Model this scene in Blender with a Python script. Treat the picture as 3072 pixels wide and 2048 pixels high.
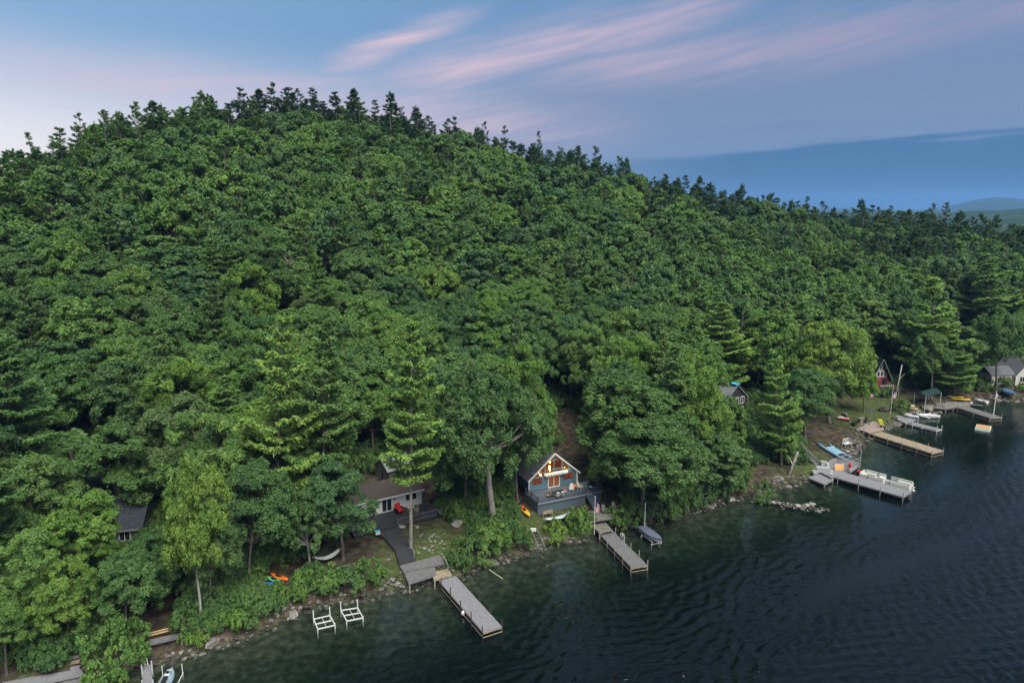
import bpy, bmesh, math, random
import numpy as np
from mathutils import Vector, Matrix

# ------------------------------------------------------------------ camera, sky, sun, exposure
scene = bpy.context.scene
for o in list(bpy.data.objects):
    bpy.data.objects.remove(o)
R = math.radians
CAM_H, PITCH, FPX = 46.0, R(10.6), 2048.0
cam_data = bpy.data.cameras.new("camera")
cam = bpy.data.objects.new("camera", cam_data)
scene.collection.objects.link(cam)
cam_data.lens, cam_data.sensor_width, cam_data.sensor_fit = 24.0, 36.0, 'HORIZONTAL'
cam_data.clip_start, cam_data.clip_end = 0.5, 30000.0
cam.location = (0, 0, CAM_H)
cam.rotation_euler = (math.pi/2 - PITCH, 0, 0)
scene.camera = cam

SUN_AZ, SUN_EL = R(-62), R(7)          # afterglow: low, to the left of the hill
world = bpy.data.worlds.new("World"); scene.world = world
world.use_nodes = True
def build_world():
    nt = world.node_tree; N = nt.nodes; L = nt.links
    for n in list(N): N.remove(n)
    out = N.new('ShaderNodeOutputWorld'); bg = N.new('ShaderNodeBackground')
    L.new(bg.outputs[0], out.inputs[0])
    sky = N.new('ShaderNodeTexSky'); sky.sky_type = 'NISHITA'; sky.sun_disc = False
    sky.sun_elevation = SUN_EL; sky.sun_rotation = SUN_AZ
    sky.altitude = 300; sky.air_density = 1.0; sky.dust_density = 0.6; sky.ozone_density = 3.0
    tc = N.new('ShaderNodeTexCoord'); sep = N.new('ShaderNodeSeparateXYZ')
    L.new(tc.outputs['Generated'], sep.inputs[0])
    def M(op, a, b=None, c=None, clamp=False):
        n = N.new('ShaderNodeMath'); n.operation = op; n.use_clamp = clamp
        for i, v in enumerate((a, b, c)):
            if v is None: continue
            if isinstance(v, (int, float)): n.inputs[i].default_value = v
            else: L.new(v, n.inputs[i])
        return n.outputs[0]
    def SS(v, a, b):
        n = N.new('ShaderNodeMapRange'); n.interpolation_type = 'SMOOTHSTEP'
        L.new(v, n.inputs[0]); n.inputs[1].default_value = a; n.inputs[2].default_value = b
        return n.outputs[0]
    az = M('ARCTAN2', sep.outputs[0], sep.outputs[1])
    el = M('ARCSINE', sep.outputs[2])
    # drawn-out cirrus bands, each a soft streak along a line el = e0 + s (az - a0)
    def noise(sx, sy, detail, seed, tl=0.15):
        comb = N.new('ShaderNodeCombineXYZ')
        L.new(M('MULTIPLY', az, sx), comb.inputs[0]); L.new(M('MULTIPLY', M('SUBTRACT', el, M('MULTIPLY', az, tl)), sy), comb.inputs[1])
        comb.inputs[2].default_value = seed
        n = N.new('ShaderNodeTexNoise'); n.inputs['Scale'].default_value = 1.0
        n.inputs['Detail'].default_value = detail; n.inputs['Roughness'].default_value = 0.55
        n.inputs['Distortion'].default_value = 0.4
        L.new(comb.outputs[0], n.inputs['Vector']); return n.outputs[0]
    warp = M('MULTIPLY', M('SUBTRACT', noise(5.0, 22.0, 4.0, 3.7), 0.5), 0.045)
    elw = M('ADD', el, warp)
    streaks = noise(7.0, 95.0, 5.0, 1.3, 0.2)
    tex = M('ADD', M('MULTIPLY', SS(streaks, 0.25, 0.75), 0.55), 0.42)
    def band(a0, e0, s, w, aL, aR, soft=0.12):
        d = M('DIVIDE', M('SUBTRACT', elw, M('ADD', M('MULTIPLY', M('SUBTRACT', az, a0), s), e0)), w)
        g = M('EXPONENT', M('MULTIPLY', M('MULTIPLY', d, d), -1.0))
        return M('MULTIPLY', g, M('MULTIPLY', SS(az, aL-soft, aL+soft), SS(az, aR+soft, aR-soft)))
    A = band(-0.22, 0.201, 0.34, 0.014, -0.24, -0.06, 0.05)
    B = band(-0.16, 0.178, 0.20, 0.027, -0.16, 0.30, 0.10)
    C = band(0.094, 0.192, 0.065, 0.028, 0.05, 1.2, 0.18)
    D = band(-0.48, 0.160, -0.04, 0.030, -0.62, 0.04, 0.16)
    D2 = band(-0.2, 0.118, 0.0, 0.032, -0.40, 0.10, 0.14)
    pinkm = M('MULTIPLY', M('MAXIMUM', M('MAXIMUM', A, M('MULTIPLY', B, 0.9)), M('MAXIMUM', M('MULTIPLY', C, 0.75), M('MAXIMUM', M('MULTIPLY', D, 0.62), M('MULTIPLY', D2, 0.8)))), tex)
    # thin grey-lavender sheet with a ragged lower edge, and high cloud added beyond the frame to brighten the water
    edge = M('SUBTRACT', M('ADD', el, M('MULTIPLY', M('SUBTRACT', noise(4.0, 55.0, 6.0, 6.1, 0.05), 0.5), 0.055)), M('ADD', M('MULTIPLY', M('SUBTRACT', az, 0.171), 0.053), 0.068))
    sheet = M('MULTIPLY', M('MULTIPLY', SS(edge, -0.003, 0.009), SS(el, 0.30, 0.12)), M('MULTIPLY', SS(az, -0.15, 0.15), 0.9))
    high = M('MULTIPLY', M('MULTIPLY', SS(noise(1.3, 5.0, 5.0, 8.2), 0.30, 0.60), SS(el, 0.26, 0.42)), 0.75)
    dark = M('MULTIPLY', M('MULTIPLY', SS(noise(3.0, 70.0, 3.0, 5.5, 0.0), 0.60, 0.72), SS(el, 0.15, 0.10)), M('MULTIPLY', SS(el, 0.045, 0.07), 0.45))
    def mixc(f, a, b):
        n = N.new('ShaderNodeMix'); n.data_type = 'RGBA'
        if isinstance(f, float): n.inputs[0].default_value = f
        else: L.new(f, n.inputs[0])
        for k, v in ((6, a), (7, b)):
            if isinstance(v, tuple): n.inputs[k].default_value = (*v, 1)
            else: L.new(v, n.inputs[k])
        return n.outputs[2]
    # clear air: the Nishita sky, pulled towards the dusk colours of the photograph
    skym = N.new('ShaderNodeMix'); skym.data_type = 'RGBA'; skym.blend_type = 'MULTIPLY'; skym.inputs[0].default_value = 1.0
    L.new(sky.outputs[0], skym.inputs[6]); skym.inputs[7].default_value = (0.05, 0.05, 0.055, 1)
    upper = mixc(SS(az, -0.8, 0.5), (0.108, 0.186, 0.282), (0.056, 0.118, 0.215))
    lower = mixc(SS(az, -0.75, 0.35), (0.52, 0.455, 0.42), (0.014, 0.054, 0.122))
    clear = mixc(SS(el, 0.03, 0.24), lower, upper)
    base = mixc(0.82, skym.outputs[2], clear)
    c1 = mixc(sheet, base, mixc(SS(el, 0.06, 0.2), (0.088, 0.122, 0.186), (0.092, 0.118, 0.182)))
    c2 = mixc(high, c1, (0.145, 0.170, 0.195))
    pc = mixc(SS(az, 0.75, -0.2), (0.148, 0.134, 0.192), (0.31, 0.238, 0.268))
    c3 = mixc(pinkm, c2, pc)
    c4 = mixc(dark, c3, (0.055, 0.078, 0.135))
    L.new(c4, bg.inputs[0])
    bg.inputs[1].default_value = 1.0
build_world()

sun_data = bpy.data.lights.new("sun", 'SUN')
sun_data.energy, sun_data.angle, sun_data.color = 3.3, R(48), (1.0, 0.95, 0.80)  # added soft light from behind the camera, apart from the sky's low glow
sun = bpy.data.objects.new("sun", sun_data)
scene.collection.objects.link(sun)
def aim_added_key(az, el):
    d = Vector((math.sin(az)*math.cos(el), math.cos(az)*math.cos(el), math.sin(el)))
    sun.rotation_euler = d.to_track_quat('Z', 'Y').to_euler()
aim_added_key(R(150), R(55))
vs = scene.view_settings
vs.view_transform, vs.look, vs.exposure, vs.gamma = 'Standard', 'None', 1.28, 1.0
vs.use_curve_mapping = False
scene.cycles.use_denoising = True
scene.cycles.max_bounces = 6
scene.cycles.diffuse_bounces = 3
scene.cycles.glossy_bounces = 3
scene.cycles.transmission_bounces = 4
scene.cycles.transparent_max_bounces = 12
scene.cycles.volume_bounces = 0

# ------------------------------------------------------------------ pixel <-> world helpers (3072 x 2048 photograph)
SP, CP = math.sin(PITCH), math.cos(PITCH)
def ray(px, py):
    u, v = (px - 1536.0)/FPX, (1024.0 - py)/FPX
    return np.array([u, CP + v*SP, -SP + v*CP])
def at(px, py, z=0.0):
    d = ray(px, py); t = (z - CAM_H)/d[2]
    return Vector((d[0]*t, d[1]*t, z))
def proj(x, y, z):
    dz = z - CAM_H
    Z = y*CP - dz*SP; Y = y*SP + dz*CP
    return 1536 + FPX*x/Z, 1024 - FPX*Y/Z, Z

# ------------------------------------------------------------------ terrain
SHORE_PX = [(-700,2500),(-300,2230),(-60,2110),(120,2075),(260,2035),(400,2005),(505,1975),(600,1955),(680,1930),(760,1900),(810,1880),(880,1842),(940,1818),
 (1010,1803),(1100,1788),(1180,1768),(1250,1756),(1320,1745),(1380,1727),(1430,1702),(1500,1680),(1560,1662),(1600,1647),(1660,1630),(1720,1620),
 (1760,1612),(1800,1592),(1860,1580),(1940,1572),(1990,1557),(2050,1545),(2110,1522),(2180,1500),(2240,1487),(2300,1470),(2360,1455),(2420,1440),(2470,1425),
 (2520,1398),(2562,1368),(2580,1345),(2590,1318),(2620,1303),(2660,1283),(2695,1271),(2730,1256),(2765,1242),(2800,1236),(2850,1217),(2900,1207),
 (2960,1200),(3000,1196),(3040,1204),(3075,1203),(3200,1180),(3400,1150),(3800,1100),(4400,1040),(5400,970)]
shore = np.array([at(x, y, 0.0)[:2] for x, y in SHORE_PX])
def densify(P, step):
    out = []
    for a, b in zip(P[:-1], P[1:]):
        n = max(1, int(np.hypot(*(b-a))/step))
        for i in range(n): out.append(a + (b-a)*i/n)
    out.append(P[-1]); return np.array(out)
shore_d = densify(shore, 1.0)
rs0 = np.random.RandomState(5)
sh_t = np.arctan2(shore_d[:, 0], shore_d[:, 1]); sh_r = np.hypot(shore_d[:, 0], shore_d[:, 1])
_o = np.argsort(sh_t); sh_t, sh_r = sh_t[_o], sh_r[_o]
SKY_PX = [(-900,600),(-300,520),(0,408),(130,366),(250,332),(370,314),(500,300),(620,280),(750,272),(870,280),(1000,288),(1100,292),(1200,312),(1300,342),(1400,368),(1500,398),
 (1600,420),(1700,442),(1760,455),(1800,472),(1900,498),(2000,520),(2100,545),(2200,566),(2300,586),(2400,600),(2500,608),(2600,612),(2700,612),(2860,632),(3000,655),(3072,660),(3600,668),(4600,672)]
sk_t, sk_e = [], []
for x, y in SKY_PX:
    d = ray(x, y); sk_t.append(math.atan2(d[0], d[1])); sk_e.append(d[2]/math.hypot(d[0], d[1]))
sk_t, sk_e = np.array(sk_t), np.array(sk_e)
def ridge_R(th): return np.interp(th, [-0.9, -0.63, -0.4, 0.0, 0.35, 0.7], [205, 226, 264, 288, 322, 368])
def sstep(t): t = np.clip(t, 0, 1); return t*t*(3 - 2*t)
def vnoise(x, y, s):
    return (np.sin(x*s*1.0+1.3)*np.cos(y*s*1.27+0.4) + 0.6*np.sin(x*s*2.3+y*s*1.7+2.1) + 0.4*np.cos(x*s*4.1-y*s*3.3))*0.5
def shore_dist(x, y):
    P = np.stack([x, y], -1).reshape(-1, 2); out = np.empty(len(P))
    for i in range(0, len(P), 4000):
        q = P[i:i+4000]
        out[i:i+4000] = np.sqrt(((q[:, None, :] - shore_d[None])**2).sum(-1).min(1))
    r = np.hypot(P[:, 0], P[:, 1]); th = np.arctan2(P[:, 0], P[:, 1])
    land = r > np.interp(th, sh_t, sh_r)
    return np.where(land, out, -out).reshape(np.shape(x))
def height(x, y):
    x = np.asarray(x, float); y = np.asarray(y, float)
    s = shore_dist(x, y)
    r = np.hypot(x, y); th = np.arctan2(x, y)
    r0 = np.interp(th, sh_t, sh_r)
    Rr = ridge_R(th)
    crest = CAM_H + Rr*np.interp(th, sk_t, sk_e) - 18.5
    low = 0.15 + 1.15*sstep((s - 0.2)/2.2) + 0.075*np.clip(s - 2, 0, 62)
    d1 = np.minimum(r0 + 40, Rr - 60)
    t = np.clip((r - d1)/(Rr - d1), 0, 1)
    base_d1 = 0.15 + 1.15 + 0.075*60
    S = 0.55*t + 0.45*sstep(t)
    hill = (crest - 6.0)*S
    land = low + np.maximum(hill, 0)
    land = land + np.where(r > Rr, -0.22*(r - Rr), 0)
    land = np.where(r > Rr, np.maximum(land, 6.0), land)
    land = land + 0.12*vnoise(x, y, 0.55)*sstep((s-1)/3) + 1.6*vnoise(x, y, 0.045)*sstep((s-45)/30)
    w = -s
    bed = -0.12 - 0.10*np.clip(w, 0, 8) - 0.32*np.clip(w - 8, 0, 15) - 0.6*np.clip(w - 23, 0, 14)
    bed = bed + 0.10*vnoise(x, y, 0.5)*sstep(w/4)
    return np.where(s > 0, land, np.minimum(bed, 0.1))
def hz(x, y): return float(height(np.array([x]), np.array([y]))[0])
def ground(px, py, lift=0.0):
    """where the sight line through a picture point meets the ground"""
    d = ray(px, py)
    t = np.linspace(50, 700, 900); P = np.outer(t, d); P[:, 2] += CAM_H
    h = height(P[:, 0], P[:, 1])
    i = int(np.argmax(P[:, 2] < h + lift))
    a, b = t[max(i-1, 0)], t[i]
    for _ in range(12):
        m = (a+b)/2; p = d*m
        if p[2] + CAM_H < hz(p[0], p[1]) + lift: b = m
        else: a = m
    p = d*b
    return Vector((p[0], p[1], p[2] + CAM_H))

# ------------------------------------------------------------------ materials
MATS = {}
def mat(name, col, rough=0.6, metal=0.0, noise=0.0, nscale=8.0, bump=0.0, bscale=30.0, spec=0.3, emit=None, estr=0.0, stretch=None, col2=None, alpha=1.0, trans=0.0):
    if name in MATS: return MATS[name]
    m = bpy.data.materials.new(name); m.use_nodes = True
    nt = m.node_tree; b = nt.nodes['Principled BSDF']
    b.inputs['Base Color'].default_value = (*col, 1); b.inputs['Roughness'].default_value = rough
    b.inputs['Metallic'].default_value = metal; b.inputs['Specular IOR Level'].default_value = spec
    if emit: b.inputs['Emission Color'].default_value = (*emit, 1); b.inputs['Emission Strength'].default_value = estr
    if trans: b.inputs['Transmission Weight'].default_value = trans
    if noise or bump:
        tc = nt.nodes.new('ShaderNodeTexCoord'); mp = nt.nodes.new('ShaderNodeMapping')
        if stretch: mp.inputs['Scale'].default_value = stretch
        nt.links.new(tc.outputs['Object'], mp.inputs[0])
        n = nt.nodes.new('ShaderNodeTexNoise'); n.inputs['Scale'].default_value = nscale; n.inputs['Detail'].default_value = 5
        nt.links.new(mp.outputs[0], n.inputs['Vector'])
        if noise:
            mx = nt.nodes.new('ShaderNodeMix'); mx.data_type = 'RGBA'
            mr = nt.nodes.new('ShaderNodeMapRange'); mr.inputs[1].default_value = 0.35; mr.inputs[2].default_value = 0.65
            nt.links.new(n.outputs[0], mr.inputs[0]); nt.links.new(mr.outputs[0], mx.inputs[0])
            c2 = col2 or tuple(c*(1-noise) for c in col)
            mx.inputs[6].default_value = (*c2, 1)
            mx.inputs[7].default_value = (*(tuple(min(1, c*(1+noise*0.6)) for c in col) if not col2 else col), 1)
            nt.links.new(mx.outputs[2], b.inputs['Base Color'])
        if bump:
            n2 = nt.nodes.new('ShaderNodeTexNoise'); n2.inputs['Scale'].default_value = bscale; n2.inputs['Detail'].default_value = 4
            nt.links.new(mp.outputs[0], n2.inputs['Vector'])
            bp = nt.nodes.new('ShaderNodeBump'); bp.inputs['Strength'].default_value = bump; bp.inputs['Distance'].default_value = 0.1
            nt.links.new(n2.outputs[0], bp.inputs['Height']); nt.links.new(bp.outputs[0], b.inputs['Normal'])
    MATS[name] = m
    return m

def ground_material():
    m = bpy.data.materials.new('ground_soil'); m.use_nodes = True
    nt = m.node_tree; N = nt.nodes; L = nt.links; b = N['Principled BSDF']
    b.inputs['Roughness'].default_value = 0.9; b.inputs['Specular IOR Level'].default_value = 0.1
    geo = N.new('ShaderNodeNewGeometry')
    def noise(s, d=6):
        n = N.new('ShaderNodeTexNoise'); n.inputs['Scale'].default_value = s; n.inputs['Detail'].default_value = d
        L.new(geo.outputs['Position'], n.inputs['Vector']); return n.outputs[0]
    def ramp(src, stops):
        r = N.new('ShaderNodeValToRGB'); L.new(src, r.inputs[0])
        els = r.color_ramp.elements
        while len(els) < len(stops): els.new(0.5)
        for e, (p, c) in zip(els, stops): e.position = p; e.color = (*c, 1)
        return r.outputs[0]
    soil = ramp(noise(0.9), [(0.3, (0.018, 0.013, 0.010)), (0.5, (0.042, 0.032, 0.025)), (0.7, (0.085, 0.066, 0.052))])
    grass = ramp(noise(2.0), [(0.3, (0.022, 0.035, 0.012)), (0.55, (0.05, 0.075, 0.022)), (0.75, (0.085, 0.10, 0.04))])
    g = N.new('ShaderNodeAttribute'); g.attribute_name = 'grass'
    mx = N.new('ShaderNodeMix'); mx.data_type = 'RGBA'
    madd = N.new('ShaderNodeMath'); madd.operation = 'ADD'; L.new(g.outputs['Fac'], madd.inputs[0])
    nn = noise(0.45); sub = N.new('ShaderNodeMath'); sub.operation = 'MULTIPLY_ADD'; L.new(nn, sub.inputs[0]); sub.inputs[1].default_value = 1.8; sub.inputs[2].default_value = -0.95
    L.new(sub.outputs[0], madd.inputs[1]); madd.use_clamp = True
    L.new(madd.outputs[0], mx.inputs[0]); L.new(soil, mx.inputs[6]); L.new(grass, mx.inputs[7])
    # lake bed below the waterline: sand and weed
    bed = ramp(noise(1.1, 9), [(0.32, (0.018, 0.020, 0.013)), (0.5, (0.042, 0.044, 0.030)), (0.7, (0.095, 0.092, 0.066))])
    sp = N.new('ShaderNodeSeparateXYZ'); L.new(geo.outputs['Position'], sp.inputs[0])
    mr = N.new('ShaderNodeMapRange'); L.new(sp.outputs[2], mr.inputs[0]); mr.inputs[1].default_value = 0.02; mr.inputs[2].default_value = 0.18
    mb = N.new('ShaderNodeMix'); mb.data_type = 'RGBA'
    L.new(mr.outputs[0], mb.inputs[0]); L.new(bed, mb.inputs[6]); L.new(mx.outputs[2], mb.inputs[7])
    L.new(mb.outputs[2], b.inputs['Base Color'])
    bp = N.new('ShaderNodeBump'); bp.inputs['Strength'].default_value = 0.6; bp.inputs['Distance'].default_value = 0.15
    L.new(noise(4.0), bp.inputs['Height']); L.new(bp.outputs[0], b.inputs['Normal'])
    return m

def np_mesh(name, V, F):
    """V (n,3) array, F (m,k) array of same-sized faces"""
    me = bpy.data.meshes.new(name)
    V = np.ascontiguousarray(V, dtype=np.float32); F = np.ascontiguousarray(F, dtype=np.int32)
    k = F.shape[1]
    me.vertices.add(len(V)); me.vertices.foreach_set('co', V.ravel())
    me.loops.add(F.size); me.loops.foreach_set('vertex_index', F.ravel())
    me.polygons.add(len(F)); me.polygons.foreach_set('loop_start', np.arange(0, F.size, k, dtype=np.int32))
    me.polygons.foreach_set('loop_total', np.full(len(F), k, dtype=np.int32))
    me.update(calc_edges=True); me.validate()
    return me
COL = scene.collection
def link(name, data, parent=None, kind=None):
    o = bpy.data.objects.new(name, data); COL.objects.link(o)
    if parent is not None: o.parent = parent
    if kind: o['kind'] = kind
    return o
def tag(o, label, cat, group=None):
    o['label'] = label; o['category'] = cat
    if group: o['group'] = group
    return o

def build_terrain():
    th = np.radians(np.linspace(-56, 56, 460))
    r = np.concatenate([np.linspace(8, 60, 16)[:-1], np.exp(np.linspace(math.log(60), math.log(240), 220))[:-1], np.exp(np.linspace(math.log(240), math.log(1400), 90))])
    T, RR = np.meshgrid(th, r)
    X, Y = RR*np.sin(T), RR*np.cos(T)
    Z = height(X, Y)
    n_r, n_t = X.shape
    V = np.stack([X, Y, Z], -1).reshape(-1, 3)
    i = np.arange(n_r-1)[:, None]*n_t + np.arange(n_t-1)[None]
    F = np.stack([i, i+1, i+1+n_t, i+n_t], -1).reshape(-1, 4)[:, ::-1]
    me = np_mesh('terrain', V, F)
    s = shore_dist(X, Y)
    # open lawns beside the water: (picture point, radius m)
    g = np.zeros_like(X) + 0.10
    for (px, py, rad) in [(1330,1650,9),(1250,1690,6),(2600,1245,12),(2660,1210,10),(1690,1570,6),(1640,1580,5),(1600,1560,4),(2480,1390,8),(1180,1790,4)]:
        p = at(px, py, 2.0); g = np.maximum(g, 1.0*np.exp(-((X-p.x)**2+(Y-p.y)**2)/rad**2))
    a = me.attributes.new('grass', 'FLOAT', 'POINT'); a.data.foreach_set('value', g.ravel().astype(np.float32))
    me.polygons.foreach_set('use_smooth', np.ones(len(me.polygons), dtype=bool))
    me.materials.append(ground_material())
    link('terrain', me, kind='structure')
build_terrain()

def water_material():
    m = bpy.data.materials.new('lake_water'); m.use_nodes = True
    nt = m.node_tree; N = nt.nodes; L = nt.links
    for n in list(N): N.remove(n)
    out = N.new('ShaderNodeOutputMaterial')
    geo = N.new('ShaderNodeNewGeometry')
    def noise(s, d, rot=0, sc=(1,1,1), dist=0.0):
        mp = N.new('ShaderNodeMapping'); mp.inputs['Rotation'].default_value = (0, 0, rot); mp.inputs['Scale'].default_value = sc
        L.new(geo.outputs['Position'], mp.inputs[0])
        n = N.new('ShaderNodeTexNoise'); n.inputs['Scale'].default_value = s; n.inputs['Detail'].default_value = d; n.inputs['Distortion'].default_value = dist
        n.inputs['Roughness'].default_value = 0.55
        L.new(mp.outputs[0], n.inputs['Vector']); return n.outputs[0]
    def M(op, a, b=None, c=None, clamp=False):
        n = N.new('ShaderNodeMath'); n.operation = op; n.use_clamp = clamp
        for i, v in enumerate((a, b, c)):
            if v is None: continue
            if isinstance(v, (int, float)): n.inputs[i].default_value = v
            else: L.new(v, n.inputs[i])
        return n.outputs[0]
    def SS(v, a, b):
        n = N.new('ShaderNodeMapRange'); n.interpolation_type = 'SMOOTHSTEP'
        L.new(v, n.inputs[0]); n.inputs[1].default_value = a; n.inputs[2].default_value = b
        return n.outputs[0]
    # fine ripples riding on the modelled waves; calmer close to the bank
    windn = N.new('ShaderNodeAttribute'); windn.attribute_name = 'wind'
    fine = noise(2.2, 2, R(-25), (0.55, 1.25, 1), 0.2)
    bp = N.new('ShaderNodeBump'); bp.inputs['Distance'].default_value = 0.16
    L.new(M('ADD', M('MULTIPLY', windn.outputs['Fac'], 0.5), 0.2), bp.inputs['Strength']); L.new(fine, bp.inputs['Height'])
    gl = N.new('ShaderNodeBsdfGlossy'); gl.inputs['Roughness'].default_value = 0.02; gl.inputs['Color'].default_value = (1, 1, 1, 1)
    L.new(bp.outputs[0], gl.inputs['Normal'])
    tr = N.new('ShaderNodeBsdfTransparent'); tr.inputs['Color'].default_value = (0.93, 0.97, 0.95, 1)
    fr = N.new('ShaderNodeFresnel'); fr.inputs['IOR'].default_value = 1.33; L.new(bp.outputs[0], fr.inputs['Normal'])
    df = N.new('ShaderNodeBsdfDiffuse'); df.inputs['Color'].default_value = (0.045, 0.115, 0.125, 1)
    body = N.new('ShaderNodeMixShader'); body.inputs[0].default_value = 0.024; L.new(tr.outputs[0], body.inputs[1]); L.new(df.outputs[0], body.inputs[2])
    mx = N.new('ShaderNodeMixShader'); L.new(fr.outputs[0], mx.inputs[0]); L.new(body.outputs[0], mx.inputs[1]); L.new(gl.outputs[0], mx.inputs[2])
    L.new(mx.outputs[0], out.inputs['Surface'])
    va = N.new('ShaderNodeVolumeAbsorption'); va.inputs['Color'].default_value = (0.24, 0.44, 0.36, 1); va.inputs['Density'].default_value = 0.75
    L.new(va.outputs[0], out.inputs['Volume'])
    return m
def build_water():
    # closed body of water; the land rises through its top
    th = np.concatenate([np.linspace(-1.3, -0.76, 12)[:-1], np.linspace(-0.76, 0.80, 470)[:-1], np.linspace(0.80, 1.3, 12)])
    r = np.concatenate([np.linspace(2, 48, 14)[:-1], np.exp(np.linspace(math.log(48), math.log(290), 620))[:-1], np.linspace(290, 420, 12)])
    T, RR = np.meshgrid(th, r); X, Y = RR*np.sin(T), RR*np.cos(T)
    nr, nt_ = X.shape
    s = -shore_dist(X, Y)
    a_, b_ = at(1320, 1745), at(2240, 1487)
    cd = np.array([b_.x-a_.x, b_.y-a_.y]); cd /= np.hypot(*cd); pd = np.array([cd[1], -cd[0]])
    al, ac = X*cd[0]+Y*cd[1], X*pd[0]+Y*pd[1]
    streak = (np.sin(ac*0.42 + 1.4*np.sin(al*0.045) + 0.6) + 0.7*np.sin(ac*0.21 - 0.03*al + 2.0) + 0.6*np.sin(ac*0.93 + al*0.06 + 1.2*np.sin(al*0.09+1)) + 0.6*np.sin(al*0.10+ac*0.07))
    wind = sstep((s - 8)/34.0 + 0.24*streak)
    wind = np.where(s > -3, wind, 0)
    rs = np.random.RandomState(11); Z = np.zeros_like(X)
    for k in range(40):
        lam = math.exp(rs.uniform(math.log(0.8), math.log(1.9))); ang = rs.normal(0, 0.58)
        kd = pd*math.cos(ang) + cd*math.sin(ang); kk = 2*math.pi/lam
        fade = np.clip(1.6 - RR*0.006/lam*1.6, 0.25, 1)
        Z += 0.024*lam**0.55/kk*np.sin(kk*(X*kd[0]+Y*kd[1]) + rs.uniform(0, 6.28) + 0.8*np.sin(al*0.11*rs.uniform(.5, 1.5)+k))*3.1*fade
    Z = Z*(0.12 + 0.88*wind)*1.0
    Z[0] = Z[-1] = 0; Z[:, 0] = Z[:, -1] = 0
    top = np.stack([X, Y, Z], -1).reshape(-1, 3)
    n = nr*nt_
    i = np.arange(nr-1)[:, None]*nt_ + np.arange(nt_-1)[None]
    Ft = np.stack([i, i+1, i+1+nt_, i+nt_], -1).reshape(-1, 4)[:, ::-1]
    idx = np.arange(n).reshape(nr, nt_)
    ring = np.concatenate([idx[0, :], idx[1:, -1], idx[-1, -2::-1], idx[-2:0:-1, 0]])
    m = len(ring); low = top[ring].copy(); low[:, 2] = -30
    cen = np.array([[low[:, 0].mean(), low[:, 1].mean(), -30.0]])
    lo = np.arange(m) + n; nx = np.roll(np.arange(m), -1)
    Fs = np.stack([ring, ring[nx], lo[nx], lo], -1)
    me = np_mesh('lake', np.concatenate([top, low, cen]), np.concatenate([Ft, Fs]))
    bm = bmesh.new(); bm.from_mesh(me); bm.verts.ensure_lookup_table()
    c = bm.verts[n+m]
    for k in range(m): bm.faces.new((bm.verts[n+k], bm.verts[n+(k+1) % m], c))
    bmesh.ops.recalc_face_normals(bm, faces=bm.faces); bm.to_mesh(me); bm.free()
    sm = np.zeros(len(me.polygons), dtype=bool); sm[:len(Ft)] = True
    me.polygons.foreach_set('use_smooth', sm)
    a = me.attributes.new('wind', 'FLOAT', 'POINT'); a.data.foreach_set('value', np.concatenate([wind.ravel(), np.zeros(m+1)]).astype(np.float32))
    me.materials.append(water_material())
    link('lake', me, kind='structure')
build_water()

def build_distance():
    fm = mat('far_forest', (0.030, 0.050, 0.026), rough=0.95, noise=0.5, nscale=0.01, spec=0.0)
    def ridge(name, d0, d1, prof, a0=-60, a1=75, zb=4.0):
        th = np.radians(np.linspace(a0, a1, 420)); tt = np.linspace(0, 1, 14)
        T, K = np.meshgrid(th, tt)
        RR = d0 + (d1-d0)*K
        Z = zb + (prof(T) - zb)*np.sin(np.pi*np.clip(K*1.0, 0, 1)*0.5)**1.5
        X, Y = RR*np.sin(T), RR*np.cos(T); n_r, n_t = X.shape
        i = np.arange(n_r-1)[:, None]*n_t + np.arange(n_t-1)[None]
        F = np.stack([i, i+1, i+1+n_t, i+n_t], -1).reshape(-1, 4)[:, ::-1]
        me = np_mesh(name, np.stack([X, Y, Z], -1).reshape(-1, 3), F); me.materials.append(fm)
        me.polygons.foreach_set('use_smooth', np.ones(len(me.polygons), dtype=bool))
        link(name, me, kind='structure')
    ridge('distant_lowland', 1300, 4200, lambda T: 62 + 10*np.sin(T*9+1) + 4*np.sin(T*31) + 2*np.sin(T*120))
    def mtn(T):
        z = 95 + 30*np.sin(T*5.0+2.2)
        for c, w, h in ((0.604, 0.045, 150), (0.70, 0.06, 90), (0.47, 0.05, 40), (0.40, 0.03, 40), (-0.3, 0.2, 80)):
            z = z + h*np.exp(-((T-c)/w)**2)
        return z + 5*np.sin(T*60)
    ridge('distant_mountain', 5500, 9500, mtn)
build_distance()
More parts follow.
